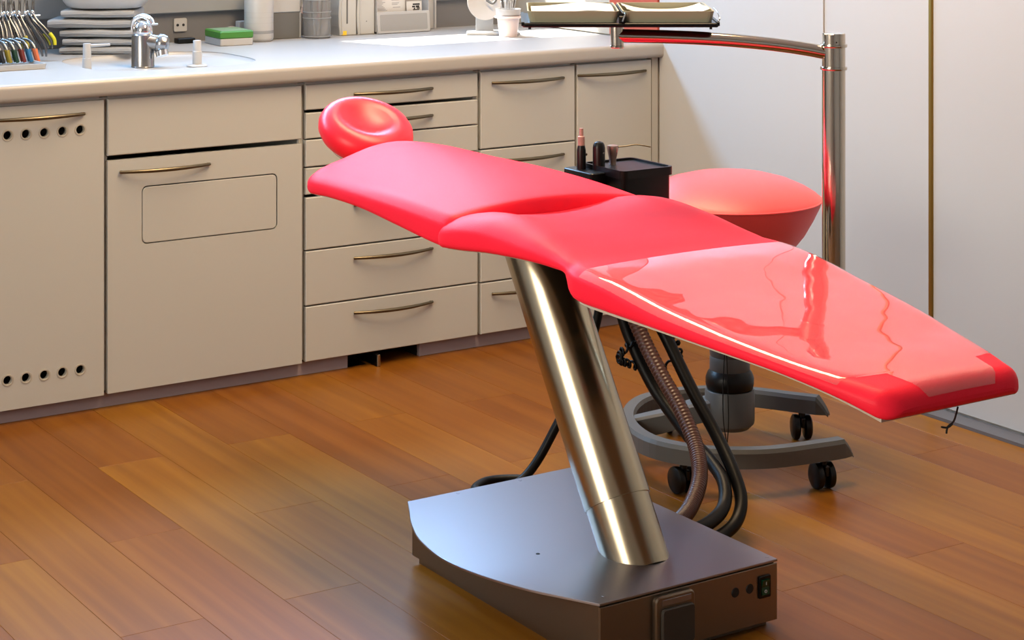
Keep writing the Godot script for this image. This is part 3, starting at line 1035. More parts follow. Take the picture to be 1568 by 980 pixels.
# ------------------------------------------------------------------ stool
func build_stool() -> void:
	var o := Vector3(-0.762, 0, 1.284)
	var c := thing("operator_stool", "round red padded stool on a grey horseshoe base with four black casters", "stool", o, TURN)
	var fx := c.global_transform          # local x = RIGHT, local z towards the foot end
	var s := Shp.new()
	s.lathe([Vector2(0, 0.722), Vector2(0.05, 0.720), Vector2(0.10, 0.713), Vector2(0.15, 0.700), Vector2(0.19, 0.683), Vector2(0.215, 0.668), Vector2(0.224, 0.659), Vector2(0.2265, 0.655)], 64, Transform3D(Basis.IDENTITY, o))
	s.lathe([Vector2(0.2265, 0.655), Vector2(0.222, 0.640), Vector2(0.205, 0.605), Vector2(0.185, 0.570), Vector2(0.165, 0.545), Vector2(0.14, 0.535), Vector2(0, 0.535)], 64, Transform3D(Basis.IDENTITY, o))
	# the two halves close one another
	for i in range(0, s.v.size(), 3):
		var m := (s.v[i] + s.v[i + 1] + s.v[i + 2]) / 3.0 - (o + Vector3(0, 0.63, 0))
		if (s.v[i + 1] - s.v[i]).cross(s.v[i + 2] - s.v[i]).dot(m) < 0:
			var t: Vector3 = s.v[i + 1]
			s.v[i + 1] = s.v[i + 2]
			s.v[i + 2] = t
	var seat := part("seat", s, M.stool_red, c)
	s = Shp.new()
	var ringp := PackedVector3Array()
	var rings := []
	for i in 65:
		var t := TAU * i / 64.0
		var r := PackedVector3Array()
		for j in 8:
			var q := TAU * j / 8.0
			r.append(o + Vector3(cos(t) * (0.2265 + 0.0028 * cos(q)), 0.655 + 0.0028 * sin(q), sin(t) * (0.2265 + 0.0028 * cos(q))))
		rings.append(r)
	s.loft(rings, false, true, 4.0)
	part("piping", s, M.stool_red, seat)
	s = Shp.new()
	s.lathe([Vector2(0, 0.30), Vector2(0.024, 0.30), Vector2(0.024, 0.515), Vector2(0.07, 0.52), Vector2(0.07, 0.535), Vector2(0, 0.535)], 24, Transform3D(Basis.IDENTITY, o))
	part("gas_lift", s, M.black, c)
	s = Shp.new()
	s.lathe([Vector2(0, 0.228), Vector2(0.048, 0.228), Vector2(0.050, 0.236), Vector2(0.050, 0.262), Vector2(0.048, 0.266), Vector2(0.050, 0.270), Vector2(0.050, 0.318), Vector2(0.044, 0.326), Vector2(0, 0.326)], 32, Transform3D(Basis.IDENTITY, o))
	part("lift_housing", s, M.grey, c)
	s = Shp.new()
	s.lathe([Vector2(0, 0.182), Vector2(0.050, 0.182), Vector2(0.057, 0.187), Vector2(0.060, 0.198), Vector2(0.060, 0.212), Vector2(0.055, 0.225), Vector2(0.050, 0.232), Vector2(0, 0.232)], 32, Transform3D(Basis.IDENTITY, o))
	part("rubber_ring", s, M.black, c)
	s = Shp.new()
	s.lathe([Vector2(0, 0.088), Vector2(0.048, 0.088), Vector2(0.060, 0.100), Vector2(0.0615, 0.108), Vector2(0.0615, 0.180), Vector2(0.059, 0.184), Vector2(0, 0.184)], 40, Transform3D(Basis.IDENTITY, o))
	part("hub", s, M.grey, c)
	# horseshoe: u towards RIGHT, v towards local +z
	s = Shp.new()
	var path := [Vector2(0.272, -0.165), Vector2(0.245, -0.178), Vector2(0.20, -0.198), Vector2(0.05, -0.262), Vector2(-0.10, -0.250), Vector2(-0.21, -0.165), Vector2(-0.252, 0.0), Vector2(-0.21, 0.165), Vector2(-0.10, 0.250), Vector2(0.05, 0.262), Vector2(0.20, 0.205), Vector2(0.245, 0.183), Vector2(0.272, 0.170)]
	var pp := []
	for q in path: pp.append(Vector3(q.x, 0, q.y))
	var cv := curve(pp, 7)
	rings = []
	for i in cv.size():
		var t := (cv[mini(i + 1, cv.size() - 1)] - cv[maxi(i - 1, 0)]).normalized()
		var n := Vector3(-t.z, 0, t.x)
		var e := minf(i, cv.size() - 1 - i) / 7.0
		var k := clampf(e, 0.06, 1.0)
		var r := PackedVector3Array()
		var hw := 0.019 * (0.45 + 0.55 * k)
		var top := 0.073 + 0.043 * k
		for q in [[-1.0, 0.072], [1.0, 0.072], [1.0, top - 0.009], [0.72, top], [-0.72, top], [-1.0, top - 0.009]]:
			r.append(fx * (cv[i] + n * hw * q[0] + Vector3(0, q[1], 0)))
		rings.append(r)
	var k0 := s.v.size()
	s.loft(rings, true, false)
	part("horseshoe_foot", s, M.grey, c)
	s = Shp.new()
	var sp := []
	for r in [[-0.04, 0.165, 0.034], [-0.10, 0.150, 0.030], [-0.17, 0.128, 0.024], [-0.245, 0.112, 0.020]]:
		var ring := PackedVector3Array()
		for q in [[-1.0, -0.05], [1.0, -0.05], [1.0, -0.006], [0.75, 0.0], [-0.75, 0.0], [-1.0, -0.006]]:
			ring.append(fx * Vector3(r[0], r[1] + q[1], r[2] * q[0]))
		sp.append(ring)
	s.loft(sp, true, false)
	part("spoke", s, M.grey, c)
	# casters
	var rng := RandomNumberGenerator.new()
	rng.seed = 5
	for q in [Vector3(0.207, 0, -0.192), Vector3(0.2, 0, 0.203), Vector3(-0.115, 0, -0.242), Vector3(-0.135, 0, 0.235)]:
		var yaw := rng.randf_range(-0.5, 0.5)
		var w := fx * Transform3D(Basis(Vector3.UP, yaw), q)
		s = Shp.new()
		s.rod(w * Vector3(0, 0.05, 0), w * Vector3(0, 0.078, 0), 0.009, 12)
		s.box(Vector3(0, 0.047, 0), Vector3(0.010, 0.024, 0.044), 0.002, w)
		var cs := part("caster", s, M.black, c)
		for e in [-1, 1]:
			s = Shp.new()
			s.lathe([Vector2(0, -0.010), Vector2(0.026, -0.010), Vector2(0.031, -0.007), Vector2(0.032, 0.0), Vector2(0.031, 0.006), Vector2(0.024, 0.010), Vector2(0, 0.011)], 28, w * Transform3D(Basis(Vector3(0, e, 0), Vector3(e, 0, 0), Vector3(0, 0, -1)), Vector3(e * 0.0155, 0.032, -0.006)))
			part("wheel", s, M.black, cs)
	# pull cord with a ring
	s = Shp.new()
	for e in [-1, 1]:
		s.tube(curve([fx * Vector3(-0.016 + e * 0.002, 0.30, 0.055), fx * Vector3(-0.020 + e * 0.006, 0.20, 0.085), fx * Vector3(-0.020 + e * 0.006, 0.13, 0.10), fx * Vector3(-0.018, 0.075, 0.105)], 5), 0.0013, 6)
	var pc := part("pull_cord", s, M.rubber, c)
	s = Shp.new()
	var rr := []
	for i in 25:
		var t := TAU * i / 24.0
		var r := PackedVector3Array()
		for j in 6:
			var q := TAU * j / 6.0
			r.append(fx * Vector3(-0.018 + 0.0035 * sin(t) * 0.6, 0.063 + cos(t) * (0.011 + 0.0014 * cos(q)), 0.105 + sin(t) * 0.006 + 0.0014 * sin(q)))
		rr.append(r)
	s.loft(rr, false, true, 4.0)
	part("pull_ring", s, M.chrome, pc)

# ------------------------------------------------------------------ hoses
func hose(called: String, pts: Array, r: float, m: Material, label: String, ribs := 0.0) -> MeshInstance3D:
	var s := Shp.new()
	var cv := curve(pts, 40 if ribs > 0.0 else 10)
	var rad := []
	for i in cv.size(): rad.append(r + (ribs * (1.0 if i % 4 < 2 else -1.0)))
	s.tube(cv, rad, 14)
	return solo(called, s, m, pts[pts.size() - 1], label, "hose", "hoses between the instrument box and the couch base")

func build_hoses() -> void:
	hose("supply_hose", [Vector3(-1.085, 0.6555, 1.25), Vector3(-1.115, 0.55, 1.275), Vector3(-1.122, 0.438, 1.319), Vector3(-1.114, 0.365, 1.349), Vector3(-1.096, 0.269, 1.410), Vector3(-1.087, 0.207, 1.486), Vector3(-1.090, 0.172, 1.555), Vector3(-1.096, 0.147, 1.625), Vector3(-1.112, 0.119, 1.690), Vector3(-1.151, 0.084, 1.735), Vector3(-1.228, 0.068, 1.766), Vector3(-1.338, 0.072, 1.79)], 0.0150, M.rubber,
		"thick black hose running behind the brown ribbed hose to the base")
	hose("suction_hose", [Vector3(-1.06, 0.6555, 1.27), Vector3(-1.115, 0.56, 1.315), Vector3(-1.130, 0.462, 1.360), Vector3(-1.125, 0.380, 1.413), Vector3(-1.127, 0.313, 1.484), Vector3(-1.129, 0.256, 1.554), Vector3(-1.140, 0.202, 1.618), Vector3(-1.167, 0.166, 1.672), Vector3(-1.199, 0.139, 1.711), Vector3(-1.250, 0.113, 1.750), Vector3(-1.295, 0.102, 1.778), Vector3(-1.339, 0.098, 1.80)], 0.0175, M.hose,
		"brown ribbed suction hose curving down from the black box", 0.0006)
	hose("supply_hose", [Vector3(-1.03, 0.6555, 1.29), Vector3(-1.085, 0.56, 1.33), Vector3(-1.092, 0.462, 1.385), Vector3(-1.073, 0.378, 1.435), Vector3(-1.069, 0.281, 1.521), Vector3(-1.067, 0.200, 1.606), Vector3(-1.079, 0.137, 1.682), Vector3(-1.096, 0.090, 1.730), Vector3(-1.133, 0.056, 1.757), Vector3(-1.190, 0.040, 1.772), Vector3(-1.261, 0.048, 1.80), Vector3(-1.338, 0.052, 1.82)], 0.0145, M.rubber,
		"thinner straight black hose that loops lowest, nearest the stool ring")
	hose("power_hose", [Vector3(-1.10, 0.6555, 1.22), Vector3(-1.125, 0.56, 1.235), Vector3(-1.129, 0.471, 1.243), Vector3(-1.132, 0.408, 1.242), Vector3(-1.153, 0.314, 1.228), Vector3(-1.182, 0.221, 1.209), Vector3(-1.223, 0.138, 1.194), Vector3(-1.272, 0.062, 1.186), Vector3(-1.325, 0.022, 1.187), Vector3(-1.385, 0.0115, 1.187), Vector3(-1.420, 0.0115, 1.168), Vector3(-1.414, 0.0115, 1.138), Vector3(-1.365, 0.0115, 1.110), Vector3(-1.310, 0.0115, 1.124), Vector3(-1.257, 0.0115, 1.170), Vector3(-1.205, 0.0115, 1.23), Vector3(-1.22, 0.018, 1.34), Vector3(-1.36, 0.030, 1.40), Vector3(-1.44, 0.040, 1.452)], 0.0110, M.rubber,
		"black hose that hangs behind the steel column and loops on the floor")
	# curly cable hanging by the hoses
	var s := Shp.new()
	var pts := PackedVector3Array()
	var mid := curve([Vector3(-1.112, 0.37, 1.372), Vector3(-1.142, 0.345, 1.356), Vector3(-1.150, 0.325, 1.351), Vector3(-1.135, 0.316, 1.361), Vector3(-1.100, 0.305, 1.381), Vector3(-1.050, 0.318, 1.43), Vector3(-1.042, 0.345, 1.442), Vector3(-1.052, 0.39, 1.43)], 24)
	for i in mid.size():
		var a := i * TAU / 9.0
		var k: float = clampf((i - 8) / 10.0, 0.12, 1.0)
		pts.append(mid[i] + (Vector3.UP * cos(a) + RIGHT * sin(a) * 0.6 + Vector3(-0.5456, 0, 0.838) * sin(a) * 0.8) * 0.0085 * k)
	s.tube(pts, 0.0032, 6)
	solo("curly_cable", s, M.rubber, Vector3(-1.05, 0.39, 1.43), "short coiled black cable sagging between the hanging hoses", "cable")

# ------------------------------------------------------------------ on the counter, at the sink
func build_sink_things() -> void:
	var deck := 0.8835
	var o := Vector3(-1.632, deck, -0.354)
	var c := thing("faucet", "chrome single lever faucet with a stubby round spout at the sink", "faucet", o, TURN)
	var fx := c.global_transform
	var s := Shp.new()
	s.lathe([Vector2(0, 0), Vector2(0.0335, 0), Vector2(0.0345, 0.002), Vector2(0.0335, 0.004), Vector2(0.0325, 0.094), Vector2(0.0295, 0.097), Vector2(0, 0.097)], 40, fx)
	part("body", s, M.satin, c)
	s = Shp.new()
	s.lathe([Vector2(0.0, 0.096), Vector2(0.028, 0.096), Vector2(0.030, 0.104), Vector2(0.029, 0.114), Vector2(0.024, 0.126), Vector2(0.016, 0.134), Vector2(0, 0.137)], 32, fx)
	part("cartridge", s, M.chrome, c)
	s = Shp.new()
	var sx := fx * Transform3D(Basis(Vector3(0, 1, 0), 0.15) * Basis(Vector3(0, 0, 1), -PI / 2 - 0.20), Vector3(0.004, 0.078, 0.006))
	s.lathe([Vector2(0, 0), Vector2(0.0245, 0.0), Vector2(0.0230, 0.030), Vector2(0.0235, 0.036), Vector2(0.0280, 0.041), Vector2(0.0305, 0.052), Vector2(0.0270, 0.065), Vector2(0.016, 0.074), Vector2(0, 0.076)], 32, sx)
	part("spout", s, M.satin, c)
	s = Shp.new()
	s.rod(fx * Vector3(0.061, 0.034, 0.016), fx * Vector3(0.057, 0.048, 0.013), 0.0185, 24)
	part("aerator", s, M.chrome, c)
	s = Shp.new()
	s.tube(curve([fx * Vector3(-0.028, 0.110, 0.012), fx * Vector3(-0.024, 0.137, 0.014), fx * Vector3(-0.004, 0.150, 0.016), fx * Vector3(0.018, 0.142, 0.018), fx * Vector3(0.026, 0.128, 0.016)], 6), 0.006, 10, 0.7)
	s.tube(curve([fx * Vector3(-0.030, 0.110, -0.006), fx * Vector3(-0.022, 0.140, -0.010), fx * Vector3(0.0, 0.150, -0.012), fx * Vector3(0.022, 0.140, -0.010), fx * Vector3(0.030, 0.126, -0.006)], 6), 0.006, 10, 0.7)
	s.tube(PackedVector3Array([fx * Vector3(-0.012, 0.1235, 0.014), fx * Vector3(0.010, 0.1255, 0.016), fx * Vector3(0.047, 0.1265, 0.012)]), [0.0085, 0.0085, 0.006], 14, 0.45)
	part("lever", s, M.chrome, c)
	# soap pump on the rim and the standpipe plug
	o = Vector3(-1.803, deck + 0.0005, -0.355)
	c = thing("soap_dispenser", "white upright soap dispenser with a long thin nozzle by the towels", "dispenser", o, TURN)
	fx = c.global_transform
	s = Shp.new()
	s.lathe([Vector2(0, 0), Vector2(0.0135, 0), Vector2(0.0130, 0.034), Vector2(0.0120, 0.035), Vector2(0.0115, 0.074), Vector2(0.0105, 0.077), Vector2(0, 0.077)], 24, fx)
	part("body", s, M.white, c)
	s = Shp.new()
	s.rod(fx * Vector3(0.008, 0.070, 0), fx * Vector3(0.066, 0.0735, -0.004), 0.0048, 12, 0.0036)
	part("nozzle", s, M.white, c)
	o = Vector3(-1.492, deck, -0.281)
	c = thing("standpipe_plug", "white plastic overflow pipe standing on a round flange in the sink", "plug", o)
	s = Shp.new()
	s.lathe([Vector2(0, 0), Vector2(0.030, 0), Vector2(0.0305, 0.003), Vector2(0.026, 0.006), Vector2(0.014, 0.007), Vector2(0, 0.007)], 32, Transform3D(Basis.IDENTITY, o))
	part("flange", s, M.white, c)
	s = Shp.new()
	s.lathe([Vector2(0, 0.006), Vector2(0.0142, 0.006), Vector2(0.0136, 0.044), Vector2(0.0120, 0.046), Vector2(0.0120, 0.075), Vector2(0.0112, 0.0765), Vector2(0, 0.0765)], 24, Transform3D(Basis.IDENTITY, o))
	part("pipe", s, M.white, c)
	# towels, folded, lowest first
	var at0 := Vector3(-1.634, 0.90, -0.675)
	var names := ["white folded towel at the bottom of the stack", "white folded towel second from the bottom of the stack", "white folded towel in the middle of the stack", "thick white folded towel jutting out towards the pliers", "white folded towel on top of the stack, under the bowl"]
	var y := 0.9005
	var offs := [[0.0, 0.222, 0.0235], [0.006, 0.218, 0.0215], [0.004, 0.224, 0.0245], [-0.022, 0.252, 0.0285], [0.004, 0.222, 0.0245]]
	for i in 5:
		var h: float = offs[i][2]
		var w: float = offs[i][1]
		var q: Vector3 = at0 + RIGHT * float(offs[i][0])
		q.y = y
		c = thing("folded_towel", names[i], "towel", q, TURN + 0.03 * sin(i * 2.3), "folded towels by the faucet")
		fx = c.global_transform
		s = Shp.new()
		# two layers with a fold: a bulging loop of cloth along x
		var rings := []
		for j in 13:
			var u := j / 12.0
			var x := (u - 0.5) * w
			var sag := 0.0011 * sin(u * 9.0 + i * 1.7) - 0.0007 * cos(u * 4.0 + i)
			var r := PackedVector3Array()
			var e := 1.0 if j > 0 and j < 12 else 0.82
			for k in 20:
				var a := TAU * k / 20.0
				var zz := 0.085 * signf(cos(a)) * pow(absf(cos(a)), 0.25)
				var yy := h / 2 * e * signf(sin(a)) * pow(absf(sin(a)), 0.4)
				r.append(fx * Vector3(x, h / 2 + yy * 0.97 + (sag if sin(a) > 0 else sag * 0.3), zz))
			rings.append(r)
		s.loft(rings, true, true, 9.0)
		part("cloth", s, M.towel, c)
		s = Shp.new()
		s.tube(curve([fx * Vector3(-w * 0.49, h * 0.46, 0.0855), fx * Vector3(-w * 0.2, h * 0.5 + 0.001, 0.0862), fx * Vector3(w * 0.15, h * 0.44, 0.0862), fx * Vector3(w * 0.49, h * 0.5, 0.0855)], 5), 0.0016, 6)
		part("hem", s, M.towel, c)
		y += h + 0.0030
	o = Vector3(-1.622, y + 0.001, -0.665)
	c = thing("plastic_basin", "large white plastic basin resting on the towel stack", "basin", o, TURN)
	s = Shp.new()
	var bw := []
	for r in [[0.205, 0.150, 0.0], [0.228, 0.166, 0.006], [0.248, 0.180, 0.022], [0.272, 0.196, 0.075], [0.284, 0.204, 0.115], [0.294, 0.214, 0.118], [0.294, 0.214, 0.121], [0.278, 0.198, 0.121], [0.262, 0.186, 0.075], [0.236, 0.168, 0.024], [0.20, 0.145, 0.008]]:
		var ring := PackedVector3Array()
		for p in Shp.rrect(r[0], r[1], 0.05, 6): ring.append(c.global_transform * Vector3(p.x, r[2], -p.y))
		bw.append(ring)
	s.loft(bw, true, true, 0.8)
	part("bowl", s, M.white, c)
	# wall outlet with a plug hole pair
	o = Vector3(-1.30, 0.955, -0.85)
	c = thing("wall_outlet", "small white wall outlet on the grey backsplash behind the faucet", "outlet", o)
	s = Shp.new()
	s.prism(Shp.rrect(0.046, 0.044, 0.006, 4), 0.0, 0.006, 0.0015, Transform3D(Basis.IDENTITY, o))
	part("cover_plate", s, M.white, c)
	for e in [-1, 1]:
		s = Shp.new()
		s.rod(o + Vector3(e * 0.010, 0, 0.004), o + Vector3(e * 0.010, 0, 0.0068), 0.0045, 12)
		part("socket_hole", s, M.dark, c)
	s = Shp.new()
	s.rbox(Vector3(-1.305, 0.909, -0.80), Vector3(0.06, 0.016, 0.04), 0.006, 0.002)
	solo("black_adapter", s, M.black, Vector3(-1.305, 0.901, -0.80), "flat black plug adapter lying on the counter below the outlet", "adapter")

# ------------------------------------------------------------------ on the counter, along the wall
func print_tex(seed_: int, logo: bool) -> StandardMaterial3D:
	var im := Image.create(128, 160, false, Image.FORMAT_RGB8)
	im.fill(Color(0.74, 0.74, 0.74))
	var rng := RandomNumberGenerator.new()
	rng.seed = seed_
	for i in 26:
		var w := rng.randi_range(24, 90)
		if rng.randf() < 0.75: im.fill_rect(Rect2i(14 + rng.randi_range(0, 10), 10 + i * 5, w, 2), Color(0.50, 0.50, 0.52))
	if logo:
		im.fill(Color(0.74, 0.74, 0.74))
		for r in [[52, 12, 60, 9], [46, 25, 26, 9], [78, 24, 30, 11], [60, 36, 12, 8], [86, 36, 26, 7], [52, 45, 56, 5]]:
			im.fill_rect(Rect2i(r[0], r[1], r[2], r[3]), Color(0.05, 0.05, 0.05))
	var m := mat(Color.WHITE, 0.7)
	m.albedo_texture = ImageTexture.create_from_image(im)
	return m

func sheet(called: String, w: float, h: float, xf: Transform3D, m: Material, parent: Node3D) -> void:
	var q := BoxMesh.new()
	q.size = Vector3(w, h, 0.0006)
	var pp := put(called, q, M.paper, parent, xf)
	var f := QuadMesh.new()         # the print on its front
	f.size = Vector2(w * 0.98, h * 0.98)
	put("print", f, m, pp, xf * Transform3D(Basis.IDENTITY, Vector3(0, 0, 0.0005)))

func build_counter_things() -> void:
	var s := Shp.new()
	# wipes box, white below, green above
	var o := Vector3(-1.194, 0.9002, -0.704)
	var c := thing("wipes_box", "low box with a green lid and a white bottom behind the sink", "box", o, -0.06)
	var fx := c.global_transform
	s.rbox(Vector3(0, 0.011, 0), Vector3(0.112, 0.022, 0.138), 0.006, 0.0015, fx)
	part("bottom", s, M.white, c)
	s = Shp.new()
	s.rbox(Vector3(0, 0.034, 0), Vector3(0.114, 0.025, 0.140), 0.007, 0.004, fx)
	part("lid", s, M.green, c)
	s = Shp.new()
	s.rbox(Vector3(0, 0.0466, 0), Vector3(0.096, 0.0012, 0.120), 0.006, 0.0003, fx)
	part("label_patch", s, mat(Color(0.45, 0.55, 0.42), 0.5), c)
	# small glass and tube behind it
	s = Shp.new()
	s.lathe([Vector2(0, 0), Vector2(0.012, 0), Vector2(0.0125, 0.045), Vector2(0.0115, 0.045), Vector2(0.011, 0.003), Vector2(0, 0.003)], 20, Transform3D(Basis.IDENTITY, Vector3(-1.135, 0.9002, -0.812)))
	s.v = s.v
	solo("glass_vial", s, M.clear, Vector3(-1.135, 0.9, -0.812), "tiny clear glass vial standing behind the green lidded box", "vial")
	s = Shp.new()
	s.rbox(Vector3(-1.075, 0.931, -0.818), Vector3(0.075, 0.060, 0.03), 0.005, 0.002)
	solo("tissue_pack", s, M.white_matte, Vector3(-1.075, 0.9, -0.818), "small white pack against the wall between vial and tall bottle", "pack")
	# tall bottle
	o = Vector3(-1.072, 0.9002, -0.738)
	c = thing("cleaner_bottle", "tall white plastic bottle with a pale printed label", "bottle", o)
	fx = Transform3D(Basis.IDENTITY, o)
	s = Shp.new()
	s.lathe([Vector2(0, 0), Vector2(0.041, 0), Vector2(0.0465, 0.006), Vector2(0.0475, 0.012), Vector2(0.0475, 0.150), Vector2(0.044, 0.170), Vector2(0.020, 0.190), Vector2(0.016, 0.20), Vector2(0, 0.20)], 40, fx)
	part("body", s, M.white, c)
	for r in [[0.026, 0.036], [0.060, 0.061], [0.078, 0.079], [0.094, 0.095]]:
		s = Shp.new()
		s.lathe([Vector2(0.0470, r[0]), Vector2(0.0479, r[0]), Vector2(0.0479, r[1]), Vector2(0.0470, r[1]), Vector2(0.0470, r[0])], 40, fx)
		part("label_band", s, M.wall_grey if r[0] < 0.05 else M.white_matte, c)
	s = Shp.new()
	s.lathe([Vector2(0, 0.20), Vector2(0.018, 0.20), Vector2(0.018, 0.225), Vector2(0, 0.225)], 24, fx)
	part("cap", s, M.white, c)
	# grey box with a white container on it
	o = Vector3(-0.962, 0.9002, -0.795)
	s = Shp.new()
	s.rbox(o + Vector3(0, 0.043, 0), Vector3(0.105, 0.086, 0.075), 0.004, 0.0015)
	c = solo("grey_box", s, mat(Color(0.36, 0.36, 0.355), 0.5), o, "dark grey box by the wall between bottle and pen cup", "box")
	s = Shp.new()
	s.rbox(o + Vector3(0.050, 0.043, 0.0372), Vector3(0.006, 0.082, 0.0015), 0.0005)
	part("edge_strip", s, M.wall_grey, c)
	s = Shp.new()
	s.rbox(o + Vector3(-0.004, 0.1565, 0), Vector3(0.115, 0.140, 0.080), 0.010, 0.003)
	c = solo("storage_tub", s, M.white_matte, o + Vector3(-0.004, 0.087, 0), "pale translucent looking tub standing on the dark grey box", "tub")
	s = Shp.new()
	s.prism(PackedVector2Array([Vector2(-0.013, -0.004), Vector2(0.004, -0.014), Vector2(0.014, 0.0), Vector2(0.006, 0.022), Vector2(-0.006, 0.024)]), 0.0, 0.004, 0.001, Transform3D(Basis(Vector3.UP, -0.4), o + Vector3(0.062, 0.088, 0.040)))
	part("loose_flap", s, M.clear, c)
	# pen cup
	o = Vector3(-0.862, 0.9002, -0.735)
	fx = Transform3D(Basis.IDENTITY, o)
	c = thing("pen_cup", "tall see-through grey pen cup with two raised rings", "cup", o)
	s = Shp.new()
	s.lathe([Vector2(0, 0.0), Vector2(0.043, 0.0), Vector2(0.046, 0.004), Vector2(0.0465, 0.07), Vector2(0.0465, 0.128), Vector2(0.0445, 0.128), Vector2(0.0445, 0.006), Vector2(0, 0.006)], 40, fx)
	part("body", s, M.smoke, c)
	for y in [0.006, 0.066, 0.086, 0.126]:
		s = Shp.new()
		s.lathe([Vector2(0.0462, y), Vector2(0.0475, y), Vector2(0.0475, y + 0.0025), Vector2(0.0462, y + 0.0025), Vector2(0.0462, y)], 40, fx)
		part("ring", s, M.wall_grey, c)
	var pens := [[-0.020, 0.004, M.black, "black pen at the bottle side of the pen cup"], [0.004, 0.010, M.white, "white pen in the middle of the pen cup"], [0.020, -0.008, M.grey_dark, "dark grey pen at the holder side of the pen cup"]]
	for q in pens:
		s = Shp.new()
		var a: Vector3 = o + Vector3(q[0] * 0.5, 0.008, q[1] * 0.5)
		var b: Vector3 = o + Vector3(q[0] * 1.4, 0.150, q[1] * 1.4)
		s.rod(a, b, 0.0045, 12)
		var pn := solo("pen", s, q[2], a, q[3], "pen", "pens in the pen cup")
		s = Shp.new()
		s.rod(b, b + (b - a).normalized() * 0.012, 0.0038, 12, 0.002)
		part("pen_cap", s, M.black, pn)
	# two curved plastic file holders
	for i in 2:
		var x := -0.772 + 0.070 * i
		o = Vector3(x + 0.03, 0.9002, -0.785)
		c = thing("file_holder", ["pale grey curved file holder with a yellow sticker at its foot", "pale grey curved file holder between the yellow stickered one and the leaflets"][i], "file holder", o, 0.0, "curved file holders")
		s = Shp.new()
		var pr := PackedVector2Array()
		for q in [[0.004, 0.0], [0.066, 0.0], [0.066, 0.20], [0.020, 0.20], [0.010, 0.17], [0.002, 0.12], [-0.001, 0.07], [0.0, 0.03]]: pr.append(Vector2(x + q[0], 0.9002 + q[1]))
		s.prism(pr, -0.825, -0.748, 0.003)
		part("shell", s, mat(Color(0.66, 0.66, 0.65), 0.4), c)
		s = Shp.new()
		s.tube(curve([Vector3(x + 0.012, 0.905, -0.747), Vector3(x + 0.009, 0.97, -0.747), Vector3(x + 0.014, 1.04, -0.747), Vector3(x + 0.028, 1.09, -0.747)], 6), 0.0022, 8)
		part("edge_rib", s, M.white, c)
		s = Shp.new()
		if i == 0: s.box(Vector3(x + 0.030, 1.00, -0.7475), Vector3(0.005, 0.12, 0.0015))
		else: s.rod(Vector3(x + 0.034, 0.945, -0.7482), Vector3(x + 0.034, 0.945, -0.7472), 0.0018, 10)
		part("slot", s, M.grey, c)
		if i == 0:
			s = Shp.new()
			s.box(Vector3(x + 0.019, 0.909, -0.7472), Vector3(0.018, 0.014, 0.001))
			part("sticker", s, mat(Color(0.85, 0.72, 0.16), 0.6), c)
	# leaflet holder
	o = Vector3(-0.531, 0.9002, -0.775)
	c = thing("leaflet_holder", "grey desktop leaflet holder with a deep front pocket", "leaflet holder", o)
	s = Shp.new()
	s.box(o + Vector3(0, 0.0035, 0.005), Vector3(0.205, 0.006, 0.075), 0.001)
	s.box(o + Vector3(0, 0.09, -0.028), Vector3(0.205, 0.18, 0.004), 0.001)
	for e in [-1, 1]: s.box(o + Vector3(e * 0.101, 0.075, 0.003), Vector3(0.003, 0.15, 0.066), 0.001)
	part("tray", s, mat(Color(0.60, 0.60, 0.60), 0.4), c)
	s = Shp.new()
	var b0 := Transform3D(Basis(Vector3(1, 0, 0), -0.10), o + Vector3(0, 0.037, 0.040))
	s.prism(Shp.rrect(0.205, 0.072, 0.006, 4), -0.002, 0.002, 0.0012, b0)
	part("pocket", s, mat(Color(0.63, 0.63, 0.63), 0.3), c)
	s = Shp.new()
	s.prism(Shp.rrect(0.185, 0.055, 0.004, 4), 0.0018, 0.0026, 0.0004, b0)
	part("pocket_inset", s, mat(Color(0.54, 0.54, 0.54), 0.45), c)
	var lf := [["white printed leaflet at the file holder side of the pocket", -0.062, 0.070, 0.15, 21, false], ["white printed leaflet in the middle of the leaflet pocket", -0.004, 0.060, 0.16, 22, false], ["small white card with a black emblem in the leaflet pocket", 0.056, 0.060, 0.098, 23, true]]
	for q in lf:
		var w: Vector3 = o + Vector3(q[1], q[3] / 2 + 0.006, 0.016 if q[5] else 0.004)
		var l := thing("leaflet", q[0], "leaflet", w - Vector3(0, q[3] / 2, 0), 0.0, "leaflets in the holder")
		sheet("paper", q[2], q[3], Transform3D(Basis(Vector3(1, 0, 0), -0.06), w), print_tex(q[4], q[5]), l)
	# white board leaning behind
	s = Shp.new()
	s.box(Vector3(-0.400, 1.0, -0.815), Vector3(0.062, 0.198, 0.010), 0.001, Transform3D.IDENTITY)
	s.box(Vector3(-0.366, 1.0, -0.809), Vector3(0.006, 0.196, 0.020), 0.001, Transform3D.IDENTITY)
	solo("white_board", s, M.white_matte, Vector3(-0.40, 0.90, -0.815), "plain white board standing upright behind the leaflet holder", "board")
	# round white mirror on a stand
	o = Vector3(-0.300, 0.9002, -0.534)
	c = thing("table_mirror", "round white tilted disc on a grey stand with a flat plate foot", "mirror", o, TURN)
	fx = c.global_transform
	s = Shp.new()
	s.rbox(Vector3(0, 0.005, 0), Vector3(0.176, 0.009, 0.11), 0.006, 0.0015, fx)
	part("foot", s, mat(Color(0.62, 0.62, 0.61), 0.35), c)
	s = Shp.new()
	s.box(Vector3(-0.028, 0.060, -0.022), Vector3(0.060, 0.104, 0.012), 0.002, fx)
	part("stand", s, mat(Color(0.58, 0.58, 0.58), 0.4), c)
	s = Shp.new()
	var tilt := fx * Transform3D(Basis(Vector3(0, 1, 0), 0.35) * Basis(Vector3(1, 0, 0), PI / 2 - 0.25), Vector3(-0.030, 0.105, 0.0))
